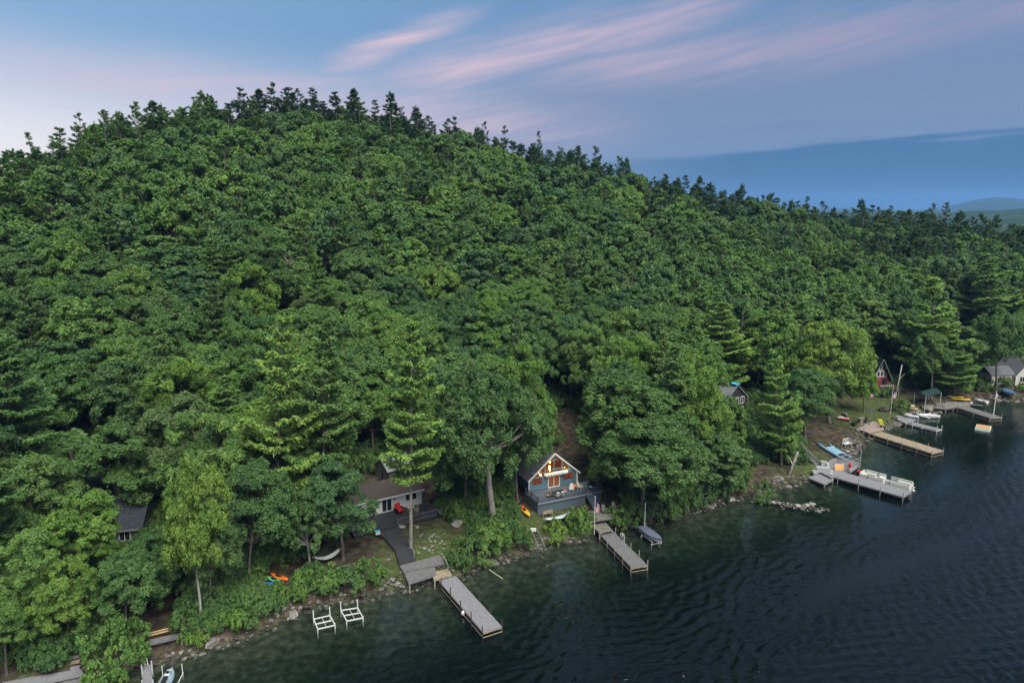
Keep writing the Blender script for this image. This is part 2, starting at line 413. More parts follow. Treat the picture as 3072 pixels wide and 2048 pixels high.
# ------------------------------------------------------------------ trees
def leaf_material(name, stops, transl=0.28):
    m = bpy.data.materials.new(name); m.use_nodes = True
    nt = m.node_tree; N = nt.nodes; L = nt.links; b = N['Principled BSDF']; out = N['Material Output']
    b.inputs['Roughness'].default_value = 0.62; b.inputs['Specular IOR Level'].default_value = 0.25
    oi = N.new('ShaderNodeObjectInfo')
    r = N.new('ShaderNodeValToRGB'); L.new(oi.outputs['Random'], r.inputs[0])
    els = r.color_ramp.elements
    while len(els) < len(stops): els.new(0.5)
    for e, (p, c) in zip(els, stops): e.position = p; e.color = (*c, 1)
    a = N.new('ShaderNodeAttribute'); a.attribute_name = 'leaf_tone'
    hsv = N.new('ShaderNodeHueSaturation'); L.new(r.outputs[0], hsv.inputs['Color'])
    mr = N.new('ShaderNodeMapRange'); L.new(a.outputs['Fac'], mr.inputs[0]); mr.inputs[3].default_value = 0.62; mr.inputs[4].default_value = 1.42
    L.new(mr.outputs[0], hsv.inputs['Value'])
    mh = N.new('ShaderNodeMapRange'); L.new(a.outputs['Fac'], mh.inputs[0]); mh.inputs[3].default_value = 0.515; mh.inputs[4].default_value = 0.485
    L.new(mh.outputs[0], hsv.inputs['Hue'])
    L.new(hsv.outputs[0], b.inputs['Base Color'])
    t = N.new('ShaderNodeBsdfTranslucent'); L.new(hsv.outputs[0], t.inputs['Color'])
    mx = N.new('ShaderNodeMixShader'); mx.inputs[0].default_value = transl
    L.new(b.outputs[0], mx.inputs[1]); L.new(t.outputs[0], mx.inputs[2]); L.new(mx.outputs[0], out.inputs[0])
    return m
LEAF = leaf_material('broad_leaf', [(0.0, (0.050, 0.108, 0.034)), (0.12, (0.087, 0.170, 0.036)), (0.25, (0.046, 0.095, 0.036)), (0.38, (0.100, 0.185, 0.044)), (0.5, (0.064, 0.132, 0.036)), (0.62, (0.052, 0.113, 0.044)), (0.75, (0.109, 0.196, 0.042)), (0.86, (0.073, 0.136, 0.047)), (0.94, (0.060, 0.122, 0.032)), (1.0, (0.091, 0.149, 0.054))])
LEAFY = leaf_material('light_leaf', [(0.0, (0.109, 0.201, 0.032)), (0.5, (0.089, 0.173, 0.034)), (1.0, (0.123, 0.206, 0.038))])
NEEDLE = leaf_material('pine_needle', [(0.0, (0.068, 0.139, 0.042)), (0.3, (0.105, 0.196, 0.047)), (0.6, (0.078, 0.149, 0.046)), (0.8, (0.128, 0.216, 0.056)), (1.0, (0.087, 0.154, 0.058))], 0.18)
NEEDLE_BACKLIT = leaf_material('ridge_pine_needle', [(0.0, (0.036, 0.080, 0.030)), (0.5, (0.052, 0.103, 0.034)), (1.0, (0.042, 0.087, 0.038))], 0.12)  # crest pines: backlight shade put into a darker needle colour
NEEDLEY = leaf_material('light_needle', [(0.0, (0.150, 0.252, 0.056)), (1.0, (0.128, 0.232, 0.054))], 0.2)
DEADLEAF = leaf_material('dead_leaf', [(0.0, (0.13, 0.095, 0.075)), (1.0, (0.16, 0.13, 0.10))], 0.1)
BARK = mat('bark', (0.115, 0.100, 0.090), rough=0.9, noise=0.45, nscale=3.0, bump=0.6, bscale=9, stretch=(1, 1, 0.25), spec=0.1)
BARKL = mat('pale_bark', (0.27, 0.255, 0.24), rough=0.9, noise=0.4, nscale=2.5, bump=0.6, bscale=8, stretch=(1, 1, 0.3), spec=0.1)

def quads(C, Nn, Tn, a, b):
    """diamond leaves: centres C, normals Nn, long axis hint Tn, half sizes a, b"""
    Nn = Nn/np.linalg.norm(Nn, axis=1, keepdims=True)
    Tn = Tn - Nn*(Tn*Nn).sum(1, keepdims=True); Tn = Tn/(np.linalg.norm(Tn, axis=1, keepdims=True)+1e-9)
    S = np.cross(Nn, Tn)
    a = a[:, None]; b = b[:, None]
    V = np.stack([C - Tn*a, C + S*b + Tn*a*0.15, C + Tn*a, C - S*b + Tn*a*0.15], 1).reshape(-1, 3)
    return V, np.arange(len(V)).reshape(-1, 4)
def unit(rs, n):
    v = rs.normal(size=(n, 3)); return v/np.linalg.norm(v, axis=1, keepdims=True)
def tube_arrays(paths, n=5):
    """paths: list of (points (k,3), radii (k)) -> quads"""
    VV, FF, off = [], [], 0
    for P, rad in paths:
        P = np.asarray(P, float); k = len(P)
        d = np.gradient(P, axis=0); d /= np.linalg.norm(d, axis=1, keepdims=True)+1e-9
        up = np.where(np.abs(d[:, 2:3]) > 0.9, np.array([[1., 0, 0]]), np.array([[0, 0, 1.]]))
        s = np.cross(d, up); s /= np.linalg.norm(s, axis=1, keepdims=True)+1e-9; t = np.cross(d, s)
        ang = np.linspace(0, 2*np.pi, n, endpoint=False)
        ring = P[:, None] + np.asarray(rad)[:, None, None]*(np.cos(ang)[None, :, None]*s[:, None] + np.sin(ang)[None, :, None]*t[:, None])
        VV.append(ring.reshape(-1, 3))
        i = np.arange(k-1)[:, None]*n + np.arange(n)[None]; j = np.arange(k-1)[:, None]*n + (np.arange(n)[None]+1) % n
        FF.append(np.stack([i, j, j+n, i+n], -1).reshape(-1, 4) + off); off += k*n
    return np.concatenate(VV), np.concatenate(FF)

def broadleaf(seed, h=16.0, r=5.0, base=0.28, nclump=60, nsub=8, nleaf=24, leaf=0.26, trunk_r=0.26, lumps=True, flat=1.0):
    rs = np.random.RandomState(seed)
    cz0, cz1 = h*base, h
    mid, half = (cz0+cz1)/2, (cz1-cz0)/2
    lobes = unit(rs, 7); lob_a = rs.uniform(0.05, 0.22, 7)
    def env(D):
        f = 1.0 + 0*D[:, 0]
        for l, a_ in zip(lobes, lob_a): f = f + a_*np.clip((D@l - 0.35)/0.65, 0, 1)
        return f*0.86
    D = unit(rs, nclump*4); D = D[D[:, 2] > -0.62 + 0.5*rs.rand(len(D))][:nclump]
    n = len(D)
    rad = np.where(np.arange(n) < n*0.75, rs.uniform(0.78, 1.0, n), rs.uniform(0.30, 0.7, n))
    e = env(D)*rad
    D2 = np.sign(D)*np.abs(D)**0.85; prof = 1 - 0.12*np.clip(-D[:, 2], 0, 1)
    C = np.stack([D[:, 0]*e*r*prof, D[:, 1]*e*r*prof, mid + D[:, 2]*e*half*0.95], 1)
    cr = rs.uniform(0.20, 0.36, n)*r*0.95
    # clumps -> puffs -> leaves
    ud = unit(rs, n*nsub); out = np.repeat(D, nsub, 0)
    ud = ud + out*0.7 + np.array([0, 0, 0.45]); ud /= np.linalg.norm(ud, axis=1, keepdims=True)
    Cs = np.repeat(C, nsub, 0) + ud*np.repeat(cr, nsub)[:, None]*rs.uniform(0.55, 1.0, n*nsub)[:, None]*np.array([1, 1, 0.75])
    sr = np.repeat(cr, nsub)*rs.uniform(0.32, 0.55, n*nsub)
    m = n*nsub
    ld = unit(rs, m*nleaf); od = np.repeat(ud, nleaf, 0)
    ld = ld + od*0.55 + np.array([0, 0, 0.35]); ld /= np.linalg.norm(ld, axis=1, keepdims=True)
    P = np.repeat(Cs, nleaf, 0) + ld*np.repeat(sr, nleaf)[:, None]*rs.uniform(0.5, 1.05, m*nleaf)[:, None]
    Nn = ld*0.75 + unit(rs, m*nleaf)*0.55 + np.array([0, 0, 0.25])
    sz = leaf*rs.uniform(0.65, 1.3, m*nleaf)
    V, F = quads(P, Nn, unit(rs, m*nleaf), sz, sz*0.62)
    tone = np.clip(np.repeat(rs.normal(0.5, 0.16, n), nsub*nleaf) + np.repeat(rs.normal(0, 0.10, m), nleaf) + rs.normal(0, 0.10, m*nleaf), 0, 1)
    paths = []
    top = np.array([rs.normal(0, 0.3), rs.normal(0, 0.3), cz0 + half*0.9])
    t = np.linspace(0, 1, 6)[:, None]
    bend = np.array([rs.normal(0, 0.35), rs.normal(0, 0.35), 0])
    TP = np.array([0, 0, -0.6])*(1-t) + top*t + bend*np.sin(t*np.pi)
    paths.append((TP, trunk_r*np.array([1.5, 1.05, 0.95, 0.85, 0.7, 0.45])))
    pick = rs.permutation(n)[:min(n, 18)]
    for k in pick:
        f = rs.uniform(0.6, 0.98); s0 = TP[int(f*5)]*0.5 + TP[min(5, int(f*5)+1)]*0.5
        q = C[k]; mdl = (s0+q)/2 + np.array([0, 0, -0.08*h*rs.uniform(0, 0.6)])
        tt = np.linspace(0, 1, 5)[:, None]
        paths.append(((1-tt)**2*s0 + 2*tt*(1-tt)*mdl + tt**2*q, trunk_r*0.42*np.array([1, 0.8, 0.6, 0.42, 0.2])))
    TV, TF = tube_arrays(paths)
    return dict(V=V, F=F, tone=np.repeat(tone, 4), TV=TV, TF=TF)

def pine(seed, h=24.0, r=4.2, base=0.3, dense=1.0, tuft=0.34, trunk_r=0.26, gap=0.95, upsweep=0.25, per=6, lean=0.0, jit=0.35):
    """white pine: whorls of long branches, each carrying a flat plume of needle sprays"""
    rs = np.random.RandomState(seed)
    P_, N_, T_, A_, tone = [], [], [], [], []
    paths = []
    z = h*base
    leanv = np.array([math.cos(seed*1.7), math.sin(seed*1.7), 0])*lean
    def axis(zz): return leanv*zz*zz/h
    TP = np.array([[*(axis(q)[:2]), q] for q in np.linspace(-0.6, h*0.98, 9)])
    paths.append((TP, trunk_r*np.array([1.35, 1.05, 0.95, 0.85, 0.75, 0.6, 0.45, 0.3, 0.12])))
    ph = 0.0; Zu = np.array([0, 0, 1.0])
    while z < h - 0.4:
        t = (z - h*base)/(h*(1-base))
        prof = (0.70 + 0.30*math.sin(min(1, t/0.3)*math.pi/2)) if t < 0.3 else (1 - (t-0.3)/0.7)**0.80
        nb = rs.randint(5, 8) if dense > 0.84 else rs.randint(3, 6)
        ph += rs.uniform(0.5, 1.4)
        wl = rs.uniform(0.70, 1.15)
        for k in range(nb):
            if rs.rand() > dense and t < 0.9: continue
            az_ = ph + 2*np.pi*k/nb + rs.normal(0, 0.2)
            Lb = max(0.7, r*prof*wl*rs.uniform(0.6-0.2*(jit > .5), 1.25+0.25*(jit > .5)))
            up = upsweep*0.6 + 0.75*t**2.5 + rs.normal(0, 0.08+0.12*(jit > .5)) - 0.10*(1-t)
            d = np.array([math.cos(az_)*math.cos(up), math.sin(az_)*math.cos(up), math.sin(up)])
            s = np.array([-math.sin(az_), math.cos(az_), 0])
            zb = min(h-0.3, z + gap*jit*rs.uniform(-0.5, 0.5)); p0 = np.array([0, 0, zb]) + axis(zb)
            ts = np.linspace(0, 1, 4)[:, None]; curve = lambda f: -0.08*Lb*(1-t)*np.sin(f*np.pi) + 0.16*Lb*f**3
            paths.append((p0 + d*ts*Lb + Zu*curve(ts), trunk_r*0.22*np.array([1, 0.75, 0.5, 0.2])*(0.5+0.5*(1-t))))
            # side twigs fan out along the branch; each twig ends in a spray of needles
            nt_ = int(max(8, Lb*Lb*2.6*per/9.0 + Lb*4.2))
            f = np.sqrt(rs.uniform(0.03, 1.0, nt_))
            w = rs.uniform(-1, 1, nt_)*Lb*0.36*np.sin(np.clip(f*0.9+0.1, 0, 1)*np.pi*0.85)**0.7
            Q = p0 + d*f[:, None]*Lb + s*w[:, None] + Zu*(curve(f) + rs.normal(0, 0.05, nt_) - 0.06*np.abs(w))[:, None]
            bt = rs.normal(0.5, 0.12)
            tw = d*0.9 + s*(w/(Lb*0.36+1e-6))[:, None]*0.75 + Zu*0.30
            tw /= np.linalg.norm(tw, axis=1, keepdims=True)
            for q in range(per):
                dirv = tw + unit(rs, nt_)*0.55 + Zu*0.15
                dirv /= np.linalg.norm(dirv, axis=1, keepdims=True)
                sz = tuft*rs.uniform(0.7, 1.25, nt_)
                P_.append(Q + dirv*sz[:, None]*0.9); T_.append(dirv); A_.append(sz)
                N_.append(Zu + unit(rs, nt_)*0.7)
                tone.append(np.clip(bt + 0.25*(f-0.5) + rs.normal(0, 0.10, nt_), 0, 1))
        z += gap*rs.uniform(0.8, 1.2)*(1.0 if t < 0.7 else 0.72)
    # leader
    nl = 6*per; dirv = unit(rs, nl)*0.5 + Zu; dirv /= np.linalg.norm(dirv, axis=1, keepdims=True)
    P_.append(axis(h) + Zu*(h - rs.uniform(0, 1.6, nl))[:, None] + dirv*tuft*0.5); T_.append(dirv); A_.append(np.full(nl, tuft*0.8)); N_.append(unit(rs, nl)); tone.append(np.full(nl, 0.6))
    P_ = np.concatenate(P_); A_ = np.concatenate(A_)
    V, F = quads(P_, np.concatenate(N_), np.concatenate(T_), A_, A_*0.20)
    TV, TF = tube_arrays(paths)
    return dict(V=V, F=F, tone=np.repeat(np.concatenate(tone), 4), TV=TV, TF=TF)

def dead_tree(seed, h=14.0, r=3.6, trunk_r=0.2, leaves=500):
    rs = np.random.RandomState(seed); paths = []; tips = []
    t = np.linspace(0, 1, 6)[:, None]
    TP = np.array([0, 0, -0.5])*(1-t) + np.array([0.4, 0.2, h*0.9])*t
    paths.append((TP, trunk_r*np.array([1.4, 1, .9, .7, .5, .2])))
    for k in range(30):
        f = rs.uniform(0.4, 0.98); p0 = np.array([0.4*f, 0.2*f, h*0.9*f]); az_ = rs.uniform(0, 6.28); up = rs.uniform(0.5, 1.1)
        d = np.array([math.cos(az_)*math.cos(up), math.sin(az_)*math.cos(up), math.sin(up)])
        L_ = r*rs.uniform(0.6, 1.2)*(1.2-f*0.7); ts = np.linspace(0, 1, 4)[:, None]
        B = p0 + d*ts*L_ + np.array([0, 0, 0.15*L_])*ts**2; paths.append((B, trunk_r*0.3*np.array([1, .7, .45, .12])))
        for q in range(5):
            d2 = d + unit(rs, 1)[0]*0.7; s0 = B[2]*(1-q/6)+B[1]*(q/6)
            B2 = s0 + d2*np.linspace(0, 1, 3)[:, None]*L_*0.45; paths.append((B2, trunk_r*0.12*np.array([1, .6, .2]))); tips.append(B2[2])
    tips = np.array(tips); Q = tips[rs.randint(0, len(tips), leaves)] + rs.normal(0, 0.35, (leaves, 3)); sz = rs.uniform(0.12, 0.3, leaves)
    V, F = quads(Q, unit(rs, leaves)+np.array([0, 0, .4]), unit(rs, leaves), sz, sz*0.5)
    TV, TF = tube_arrays(paths, 4)
    return dict(V=V, F=F, tone=np.repeat(rs.rand(leaves), 4), TV=TV, TF=TF)

def tree_meshes(name, d, leaf_mat, bark_mat, combined=False):
    cm = np_mesh(name+'_crown', d['V'], d['F']); cm.materials.append(leaf_mat)
    a = cm.attributes.new('leaf_tone', 'FLOAT', 'POINT'); a.data.foreach_set('value', d['tone'].astype(np.float32))
    tm = np_mesh(name+'_trunk', d['TV'], d['TF']); tm.materials.append(bark_mat)
    tm.polygons.foreach_set('use_smooth', np.ones(len(tm.polygons), dtype=bool))
    return cm, tm
def combined_mesh(name, d, leaf_mat, bark_mat):
    V = np.concatenate([d['V'], d['TV']]); F = np.concatenate([d['F'], d['TF']+len(d['V'])])
    me = np_mesh(name, V, F); me.materials.append(leaf_mat); me.materials.append(bark_mat)
    me.polygons.foreach_set('material_index', np.concatenate([np.zeros(len(d['F'])), np.ones(len(d['TF']))]).astype(np.int32))
    a = me.attributes.new('leaf_tone', 'FLOAT', 'POINT')
    a.data.foreach_set('value', np.concatenate([d['tone'], np.full(len(d['TV']), 0.5)]).astype(np.float32))
    return me

# near models (real height, crown radius kept for scaling)
NEAR_B = []   # (h, r, crown, trunk)
for i, (h_, r_, b_) in enumerate([(18, 5.4, .14), (17, 4.8, .12), (19, 5.8, .18), (15, 4.4, .08), (20, 5.2, .2), (16, 5.0, .12)]):
    d = broadleaf(100+i, h_, r_, b_, nclump=84, nsub=10, nleaf=52, leaf=0.16)
    NEAR_B.append((h_, r_, d))
NEAR_P = []
for i, (h_, r_, b_, dn) in enumerate([(29, 4.4, .33, 1), (25, 4.6, .16, .95), (22, 4.0, .12, .95), (26, 5.0, .18, .86)]):
    d = pine(200+i, h_, r_, b_, dn, tuft=0.36, gap=1.6, per=11, lean=0.03*(i % 2))
    NEAR_P.append((h_, r_, d))
FAR_B = [(h_, r_, broadleaf(300+i, h_, r_, b_, nclump=64, nsub=8, nleaf=28, leaf=0.25)) for i, (h_, r_, b_) in enumerate([(14, 5.2, .1), (13, 4.8, .1), (15, 5.6, .12), (12.5, 5.0, .1), (14.5, 4.5, .1), (15, 6.0, .1), (13.5, 5.4, .1)])]
FAR_P = [(h_, r_, pine(400+i, h_, r_, b_, dn, tuft=0.44, gap=g_, per=8, upsweep=u_, lean=l_, jit=0.62)) for i, (h_, r_, b_, dn, u_, l_, g_) in enumerate([(20, 3.8, .2, .9, .2, .01, 1.7), (22, 4.2, .35, .66, .4, .04, 1.8), (17, 3.6, .15, .95, .25, .0, 1.6), (23, 3.8, .45, .55, .42, .03, 1.7), (19, 4.4, .3, .7, .55, .05, 1.9), (21, 3.2, .25, .78, .35, .02, 1.6), (20, 4.6, .4, .5, .6, .07, 1.8)])]
DEAD = [(14, 3.6, dead_tree(500)), (13, 3.4, dead_tree(501, 13, 3.4, leaves=900))]
_made = {}
def mk2(src, lm): return [(h_, r_, cm, tm, lm) for (h_, r_, cm, tm, *_) in KINDS[src]]
def mk(lst, name, lm, bm_): return [(h_, r_, *tree_meshes(f'{name}_{i}', d, lm, bm_)) for i, (h_, r_, d) in enumerate(lst)]
KINDS = dict(near_b=mk(NEAR_B, 'broadleaf', LEAF, BARK), near_p=mk(NEAR_P, 'pine', NEEDLE, BARK),
             far_b=mk(FAR_B, 'hill_broadleaf', LEAF, BARK), far_p=mk(FAR_P, 'hill_pine', NEEDLE, BARK), dead=mk(DEAD, 'dead', DEADLEAF, BARKL))

KINDS['near_y'] = mk2('near_b', LEAFY); KINDS['near_py'] = mk2('near_p', NEEDLEY)
def place_tree(kind, idx, x, y, h, r, rot, name, label, cat, group=None, z=None, bark=None, tilt=(0, 0)):
    hh, rr, cm, tm, *lm = KINDS[kind][idx % len(KINDS[kind])]
    z = hz(x, y) if z is None else z
    e = bpy.data.objects.new(name, None); COL.objects.link(e)
    e.location = (x, y, z - 0.1); e.rotation_euler = (tilt[0], tilt[1], rot); e.scale = (r/rr, r/rr, h/hh); e.empty_display_size = 0.5
    tag(e, label, cat, group)
    c = link('crown', cm, e); t = link('trunk', tm, e)
    if lm: c.material_slots[0].link = 'OBJECT'; c.material_slots[0].material = lm[0]
    if bark: t.material_slots[0].link = 'OBJECT'; t.material_slots[0].material = bark
    return e
TREE_LOG = []
# hand-placed: kind, top px, base px, crown half-width px
def hand(kind, idx, top, base, hw, label, group=None, name=None, bark=None, rot=None, cat='tree'):
    g = ground(*base)
    dist = math.hypot(g.x, g.y)
    d = ray(*top); e = d[2]/math.hypot(d[0], d[1])
    h = CAM_H + dist*e - g.z
    # lateral offset between top and base becomes a tilt
    u, v, Zc = proj(g.x, g.y, g.z + h*0.6)
    r = (1.05 if 'p' in kind.split('_')[1] else 0.86)*hw*Zc/FPX
    xt = d[0]/d[1]*g.y
    tilt_y = max(-0.12, min(0.12, (xt - g.x)/max(h, 1)))
    TREE_LOG.append((name or kind, idx, round(dist), round(h, 1), round(r, 1)))
    nm = name or ('pine_tree' if 'p' in kind.split('_')[1] else 'oak_tree')
    e_ = place_tree(kind, idx, g.x, g.y, max(h, 4), max(r, 1.0), rot if rot is not None else (idx*1.7+top[0]*0.01), nm, label, cat, group, z=g.z, bark=bark)
    e_.rotation_euler = (Matrix.Rotation(tilt_y, 3, 'Y') @ Matrix.Rotation(e_.rotation_euler.z, 3, 'Z')).to_euler()
    OCC.append((g.x, g.y, r*0.8))
    return e_
OCC = []
OAK = [(18, 5.6, broadleaf(150, 18, 5.6, .2, nclump=90, nsub=10, nleaf=52, leaf=0.16, trunk_r=0.5))]
BARKM = mat('grey_bark', (0.17, 0.158, 0.147), rough=0.9, noise=0.4, nscale=2.5, bump=0.6, bscale=8, stretch=(1, 1, 0.3), spec=0.1)
KINDS['near_o'] = mk(OAK, 'stout_oak', LEAF, BARKL)
G_SHORE = 'broadleaf trees crowding the shore'
hand('near_py', 0, (1235, 958), (1232, 1650), 92, 'tall pine with long bare grey trunk beside the grey cottage deck', name='pine_tree', bark=BARKM)
hand('near_py', 1, (835, 935), (830, 1625), 110, 'big dense pine left of the bare-trunked pine, taller of a touching pair')
hand('near_p', 3, (975, 960), (968, 1590), 105, 'shorter drooping pine of a touching pair behind the grey cottage')
hand('near_o', 0, (1430, 1112), (1488, 1592), 150, 'stout oak with thick pale leaning trunk near the orange kayak', bark=BARKM)
hand('near_y', 1, (1562, 1030), (1590, 1455), 85, 'olive green oak rising behind the stout pale-trunked oak')
hand('near_b', 2, (1955, 1262), (1935, 1560), 165, 'large leafy oak overhanging the shore right of the blue cottage patio')
hand('near_b', 5, (1925, 1105), (1900, 1440), 175, 'broad oak uphill behind the large shore oak')
hand('near_y', 0, (2085, 1085), (2105, 1440), 98, 'yellow green oak beside the tarp-roofed house')
hand('near_b', 3, (2178, 1188), (2185, 1385), 62, 'leafy oak covering the lower left of the tarp-roofed house')
hand('near_y', 3, (2588, 1092), (2592, 1238), 42, 'small bright tree overlapping the left roof of the red cottage')
hand('near_b', 4, (2985, 915), (2990, 1176), 72, 'oak hanging over the left wing of the cream cottage')
hand('near_b', 5, (3050, 930), (3075, 1120), 70, 'oak behind the gable of the cream cottage')
hand('near_b', 3, (2140, 1300), (2150, 1482), 105, 'low spreading oak by the stone jetty')
hand('near_py', 1, (2308, 1042), (2345, 1395), 64, 'yellow green pine in front of the tarp-roofed house')
hand('near_py', 3, (2150, 905), (2180, 1190), 90, 'ragged pale pine with bare limbs behind the tarp-roofed house')
hand('near_y', 2, (2460, 965), (2490, 1268), 118, 'bright green oak left of the red cottage')
hand('near_b', 1, (2400, 1105), (2415, 1325), 95, 'dark green oak above the grey wooden stairs')
hand('near_y', 3, (2300, 930), (2320, 1190), 80, 'light green oak above the yellow pine')
hand('near_p', 2, (2515, 880), (2510, 1140), 78, 'layered pine uphill of the bright oak')
hand('near_py', 2, (2770, 830), (2800, 1165), 85, 'pale layered pine right of the red cottage')
hand('near_b', 4, (2768, 985), (2795, 1196), 60, 'blue green maple beside the red cottage', name='maple_tree')
hand('near_b', 0, (2885, 990), (2865, 1165), 88, 'spreading oak left of the beige cottage')
hand('near_p', 2, (2825, 1000), (2862, 1186), 58, 'dark narrow pine by the yellow kayaks')
hand('near_p', 1, (2960, 752), (2970, 1050), 90, 'grey green pine behind the beige cottage')
hand('near_p', 3, (45, 990), (30, 1560), 150, 'wide layered pine above the dark-roofed house')
hand('near_y', 0, (550, 1108), (560, 1490), 118, 'yellow green oak behind the thin lime sapling')
hand('near_b', 1, (340, 1268), (350, 1570), 125, 'oak at the edge of the dark forest gap')
hand('near_b', 2, (80, 1365), (70, 1700), 145, 'oak over the left end of the dark-roofed house', G_SHORE)
hand('near_y', 3, (245, 1470), (250, 1775), 110, 'olive oak hiding the front of the dark-roofed house')
hand('near_y', 2, (665, 1245), (640, 1570), 42, 'thin lime green sapling taller than the oaks around it', name='young_tree')
hand('near_y', 1, (570, 1375), (604, 1893), 95, 'light green birch with white trunk beside the wooden platform', name='birch_tree', bark=BARKL)
hand('near_b', 4, (650, 1500), (628, 1846), 85, 'slender dark tree just behind the white-trunked birch')
hand('near_b', 2, (820, 1385), (750, 1755), 130, 'large oak over the three kayaks')
hand('near_b', 1, (985, 1390), (1030, 1680), 105, 'oak partly covering the grey cottage, hammock tied to it')
hand('near_b', 3, (905, 1470), (932, 1712), 80, 'pale-trunked oak carrying the left hammock end', bark=BARKL)
hand('near_b', 0, (90, 1610), (80, 1955), 120, 'shore oak above the stone steps', G_SHORE)
hand('near_b', 5, (370, 1640), (390, 1900), 105, 'low oak uphill of the wooden platform', G_SHORE)
hand('near_y', 0, (210, 1690), (190, 1960), 90, 'light oak beside the stone steps', G_SHORE)
hand('near_b', 3, (480, 1590), (480, 1800), 85, 'round oak between the dark-roofed house and the birch', G_SHORE)
hand('near_b', 4, (10, 1760), (20, 2020), 90, 'oak leaning over the stone patio', G_SHORE)

# ---- visible things that no filler tree may cover: rectangle in the picture, and how far away the thing stands
KEEP = [(1050,1420,1330,1620,100),(900,1560,1420,1780,90),(1540,1345,1870,1640,105),(1655,1210,1735,1350,140),(1690,1330,1790,1420,125),(2600,1055,2720,1200,185),(2400,1195,2760,1460,170),
        (2690,1165,3080,1260,190),(2945,1060,3085,1165,205),(2180,1125,2300,1275,155),(2240,1395,2440,1460,135),(180,1390,330,1440,115),(150,1520,440,1620,100),
        (330,1790,560,1935,85),(0,1900,430,2048,75),(560,1650,1130,1850,88)]
CLEAR = []   # ground discs with no trees
for (px, py, rad) in [(1690,1300,8),(1682,1250,5),(285,1320,4),(2650,1160,14),(3000,1110,22),(2230,1230,12),(270,1540,12),(1180,1470,11),(1620,1420,10)]:
    p = ground(px, py); CLEAR.append((p.x, p.y, rad))
PLACES = [(-9, -0.42, 'above the dark-roofed house'), (-0.42, -0.26, 'behind the three kayaks'), (-0.26, -0.08, 'behind the grey cottage'), (-0.08, 0.10, 'behind the blue cottage'),
          (0.10, 0.24, 'uphill of the overhanging shore oak'), (0.24, 0.40, 'behind the tarp-roofed house'), (0.40, 0.52, 'behind the red cottage'), (0.52, 9, 'behind the cream cottage')]
def fill_label(x, y, s, what):
    th = math.atan2(x, y); pl = [p for a, b, p in PLACES if a <= th < b][0]
    row = 'close' if s < 30 else 'in the rows just' if s < 60 else 'on the lower slope' if s < 95 else 'on the middle slope' if s < 130 else 'high on the slope'
    return f'{what} {row} {pl}'
